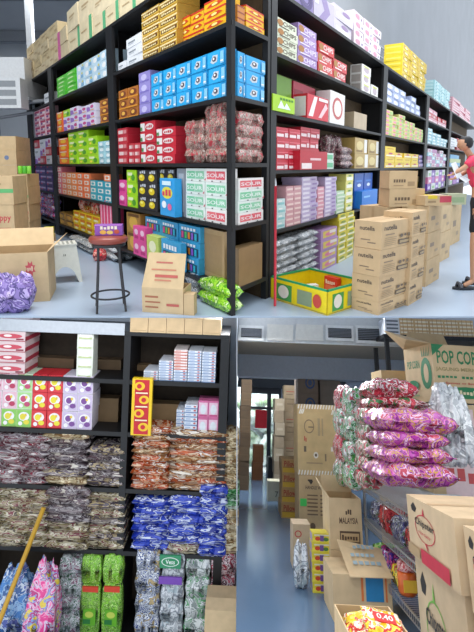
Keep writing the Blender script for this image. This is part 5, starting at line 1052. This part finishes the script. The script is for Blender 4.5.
open_box(rp, wp5, dpp, hp, spec, [('t','POP CORN',.1,.6,.55,.75,gp), ('e',.76,.5,.18,.28,gp), ('e',.76,.5,.08,.17,'#cfb48c'), *[('p',[(.66+.07*k,.8),(.7+.07*k,.8),(.66+.1*k,.98)],gp) for k in range(4)], ('e',.3,.3,.2,.09,gp), ('r',.2,.1,.5,.13,'#8a9a6a')])
mb = MB(); mb.face([('t','BP02',.0,.0,1,1,gp)], (.03, -.001, .03), (1,0,0), (0,0,1), .2, .075, off=.002); mb.build('printed_code', rp)
mb = MB(); mb.slab([(0,0,hp),(0,dpp,hp),(-.21,dpp*.95,hp+.17),(-.24,-.0,hp+.02)], (.004,0,.006), ci); mb.build('flap', rp)
mb = MB(); mb.slab([(0,dpp,hp),(wp5,dpp,hp),(wp5,dpp+.12,hp+.2),(.12,dpp+.1,hp+.2)], (0,.006,.0), ci); mb.build('flap', rp)
mb = MB(); mb.slab([(0,0,hp),(.12,.0,hp),(.0,.0,hp-.1)], (0,-.004,0), mat(gp)); mb.build('green_tape', rp)
dbox(BR, 383, 400, 418, 370, 5.2, .4, 0, cardc(c='#c2a87e'), 'carton', 'plain tan carton behind the red bags, left of popcorn carton', 'carton')
pb_ = BR.dep(383, 400, 5.2); o = box_mesh(.42, .35, pb_.z-.004, cardc(c='#b89c74')).build('carton', None, pose(BR, pb_.x, 5.22, 0)); tag(o, 'tall tan carton under plain carton behind the wire rack', 'carton')
# goods on a high board behind the popcorn carton
YH = 6.2; RH = Run(BR, (BR.dep(400, 337, YH).x, YH), (1, 0), False)
hr = empty('shelving_rack', BR.M @ Matrix.Translation((RH.C.x, YH, 0))); tag(hr, 'high dark shelf board carrying woven print packs behind popcorn carton', 'shelf rack')
ua, ub = RH.u_at(384, 2.3), RH.u_at(500, 2.3); zh = RH.uz(440, 336)[1]
mb = MB(); mb.box(ua, 0, zh-.05, ub, .6, zh, bm); mb.build('shelf_board', hr)
for u in (ua+.02, ub-.08):
    for y in (.02, .55): mb = MB(); mb.box(u, y, 0, u+.05, y+.05, zh-.05, bm); mb.build('post', hr)
wvn = pack('#c9a878', *[('r',.05,.1+.22*i,.95,.2+.22*i,'#e6dcc4') for i in range(4)], *[('r',.2+.3*i,0,.24+.3*i,1,'#a8845a') for i in range(3)])
wv2 = pack('#c8ccd2', *[('r',.1,.1+.22*i,.9,.2+.22*i,'#5a606a') for i in range(4)])
stack(RH, zh, 385, 474, 430, 319, 6, 1, [wvn, wv2], 'woven print pack', 'on the high board behind popcorn carton', alt=lambda i, j: 1 if i == 0 else 0, depth=.3)

zb_ = BR.dep(400, 337, 6.2).z; xb0 = BR.dep(352, 330, 6.2).x; xb1 = BR.dep(500, 330, 6.2).x
# ================================================================= LIGHT
sc = bpy.context.scene
w = bpy.data.worlds.new('world'); sc.world = w; w.use_nodes = True
w.node_tree.nodes['Background'].inputs[0].default_value = (.86, .93, 1, 1); w.node_tree.nodes['Background'].inputs[1].default_value = 1.15
def area(name, M, sx, sy, power, col=(1, 1, 1)):
    l = bpy.data.lights.new(name, 'AREA'); l.shape = 'RECTANGLE'; l.size = sx; l.size_y = sy; l.energy = power; l.color = col
    o = bpy.data.objects.new(name, l); COL.objects.link(o); o.matrix_world = M; return o
area('fill_light', Matrix.Translation((-1, 4.0, 5.2)) @ Matrix.Rotation(math.radians(-12), 4, 'X'), 3.5, 2, 230, (1, .98, .95))  # unseen lamp added above the top room to brighten its racks
area('fill_light', Matrix.Translation((3.0, 6.0, 4.6)), 1, 3, 90, (.95, .97, 1))  # extra lamp with no visible fitting, brightens the right side
area('fill_light', Matrix.Translation((-3.0, 10.0, 4.4)), 2, 2, 150, (.95, .97, 1))  # added to lift the dark far left; no lamp is seen there
def aim(p, q): return Matrix.Translation(p) @ (V(q)-V(p)).to_track_quat('-Z', 'Y').to_matrix().to_4x4()
area('fill_light', BR.M @ aim((.6, 6.3, BR.dep(300, 311, 6.3).z), (.5, 3.2, .0)), 2.0, .2, 50, (.97, .98, 1))  # added out of view behind the upper floor edge, brightens the near aisle
area('fill_light', BR.M @ aim((.6, 8.9, BR.dep(300, 309, 8.9).z), (.4, 7.5, 0)), 2.0, .3, 130, (.93, .97, 1))  # added out of sight to brighten the back of the aisle
area('fill_light', BL.M @ aim((-1.6, 5.2, BL.dep(118, 311, 5.2).z), (-1.6, 6.3, 1.6)), 3, .2, 16, (.97, .98, 1))  # hidden lamp added because the bag rack was too dark
area('daylight', BR.M @ aim(((lx+mx_)/2, YW+.7, wtop+1.2), ((lx+mx_)/2, YW+1.8, .6)), 2.5, 1.5, 260, (.95, 1, 1))
sc.view_settings.view_transform = 'Standard'; sc.view_settings.look = 'None'; sc.view_settings.gamma = 1; sc.view_settings.exposure = .28
sc.cycles.max_bounces = 6
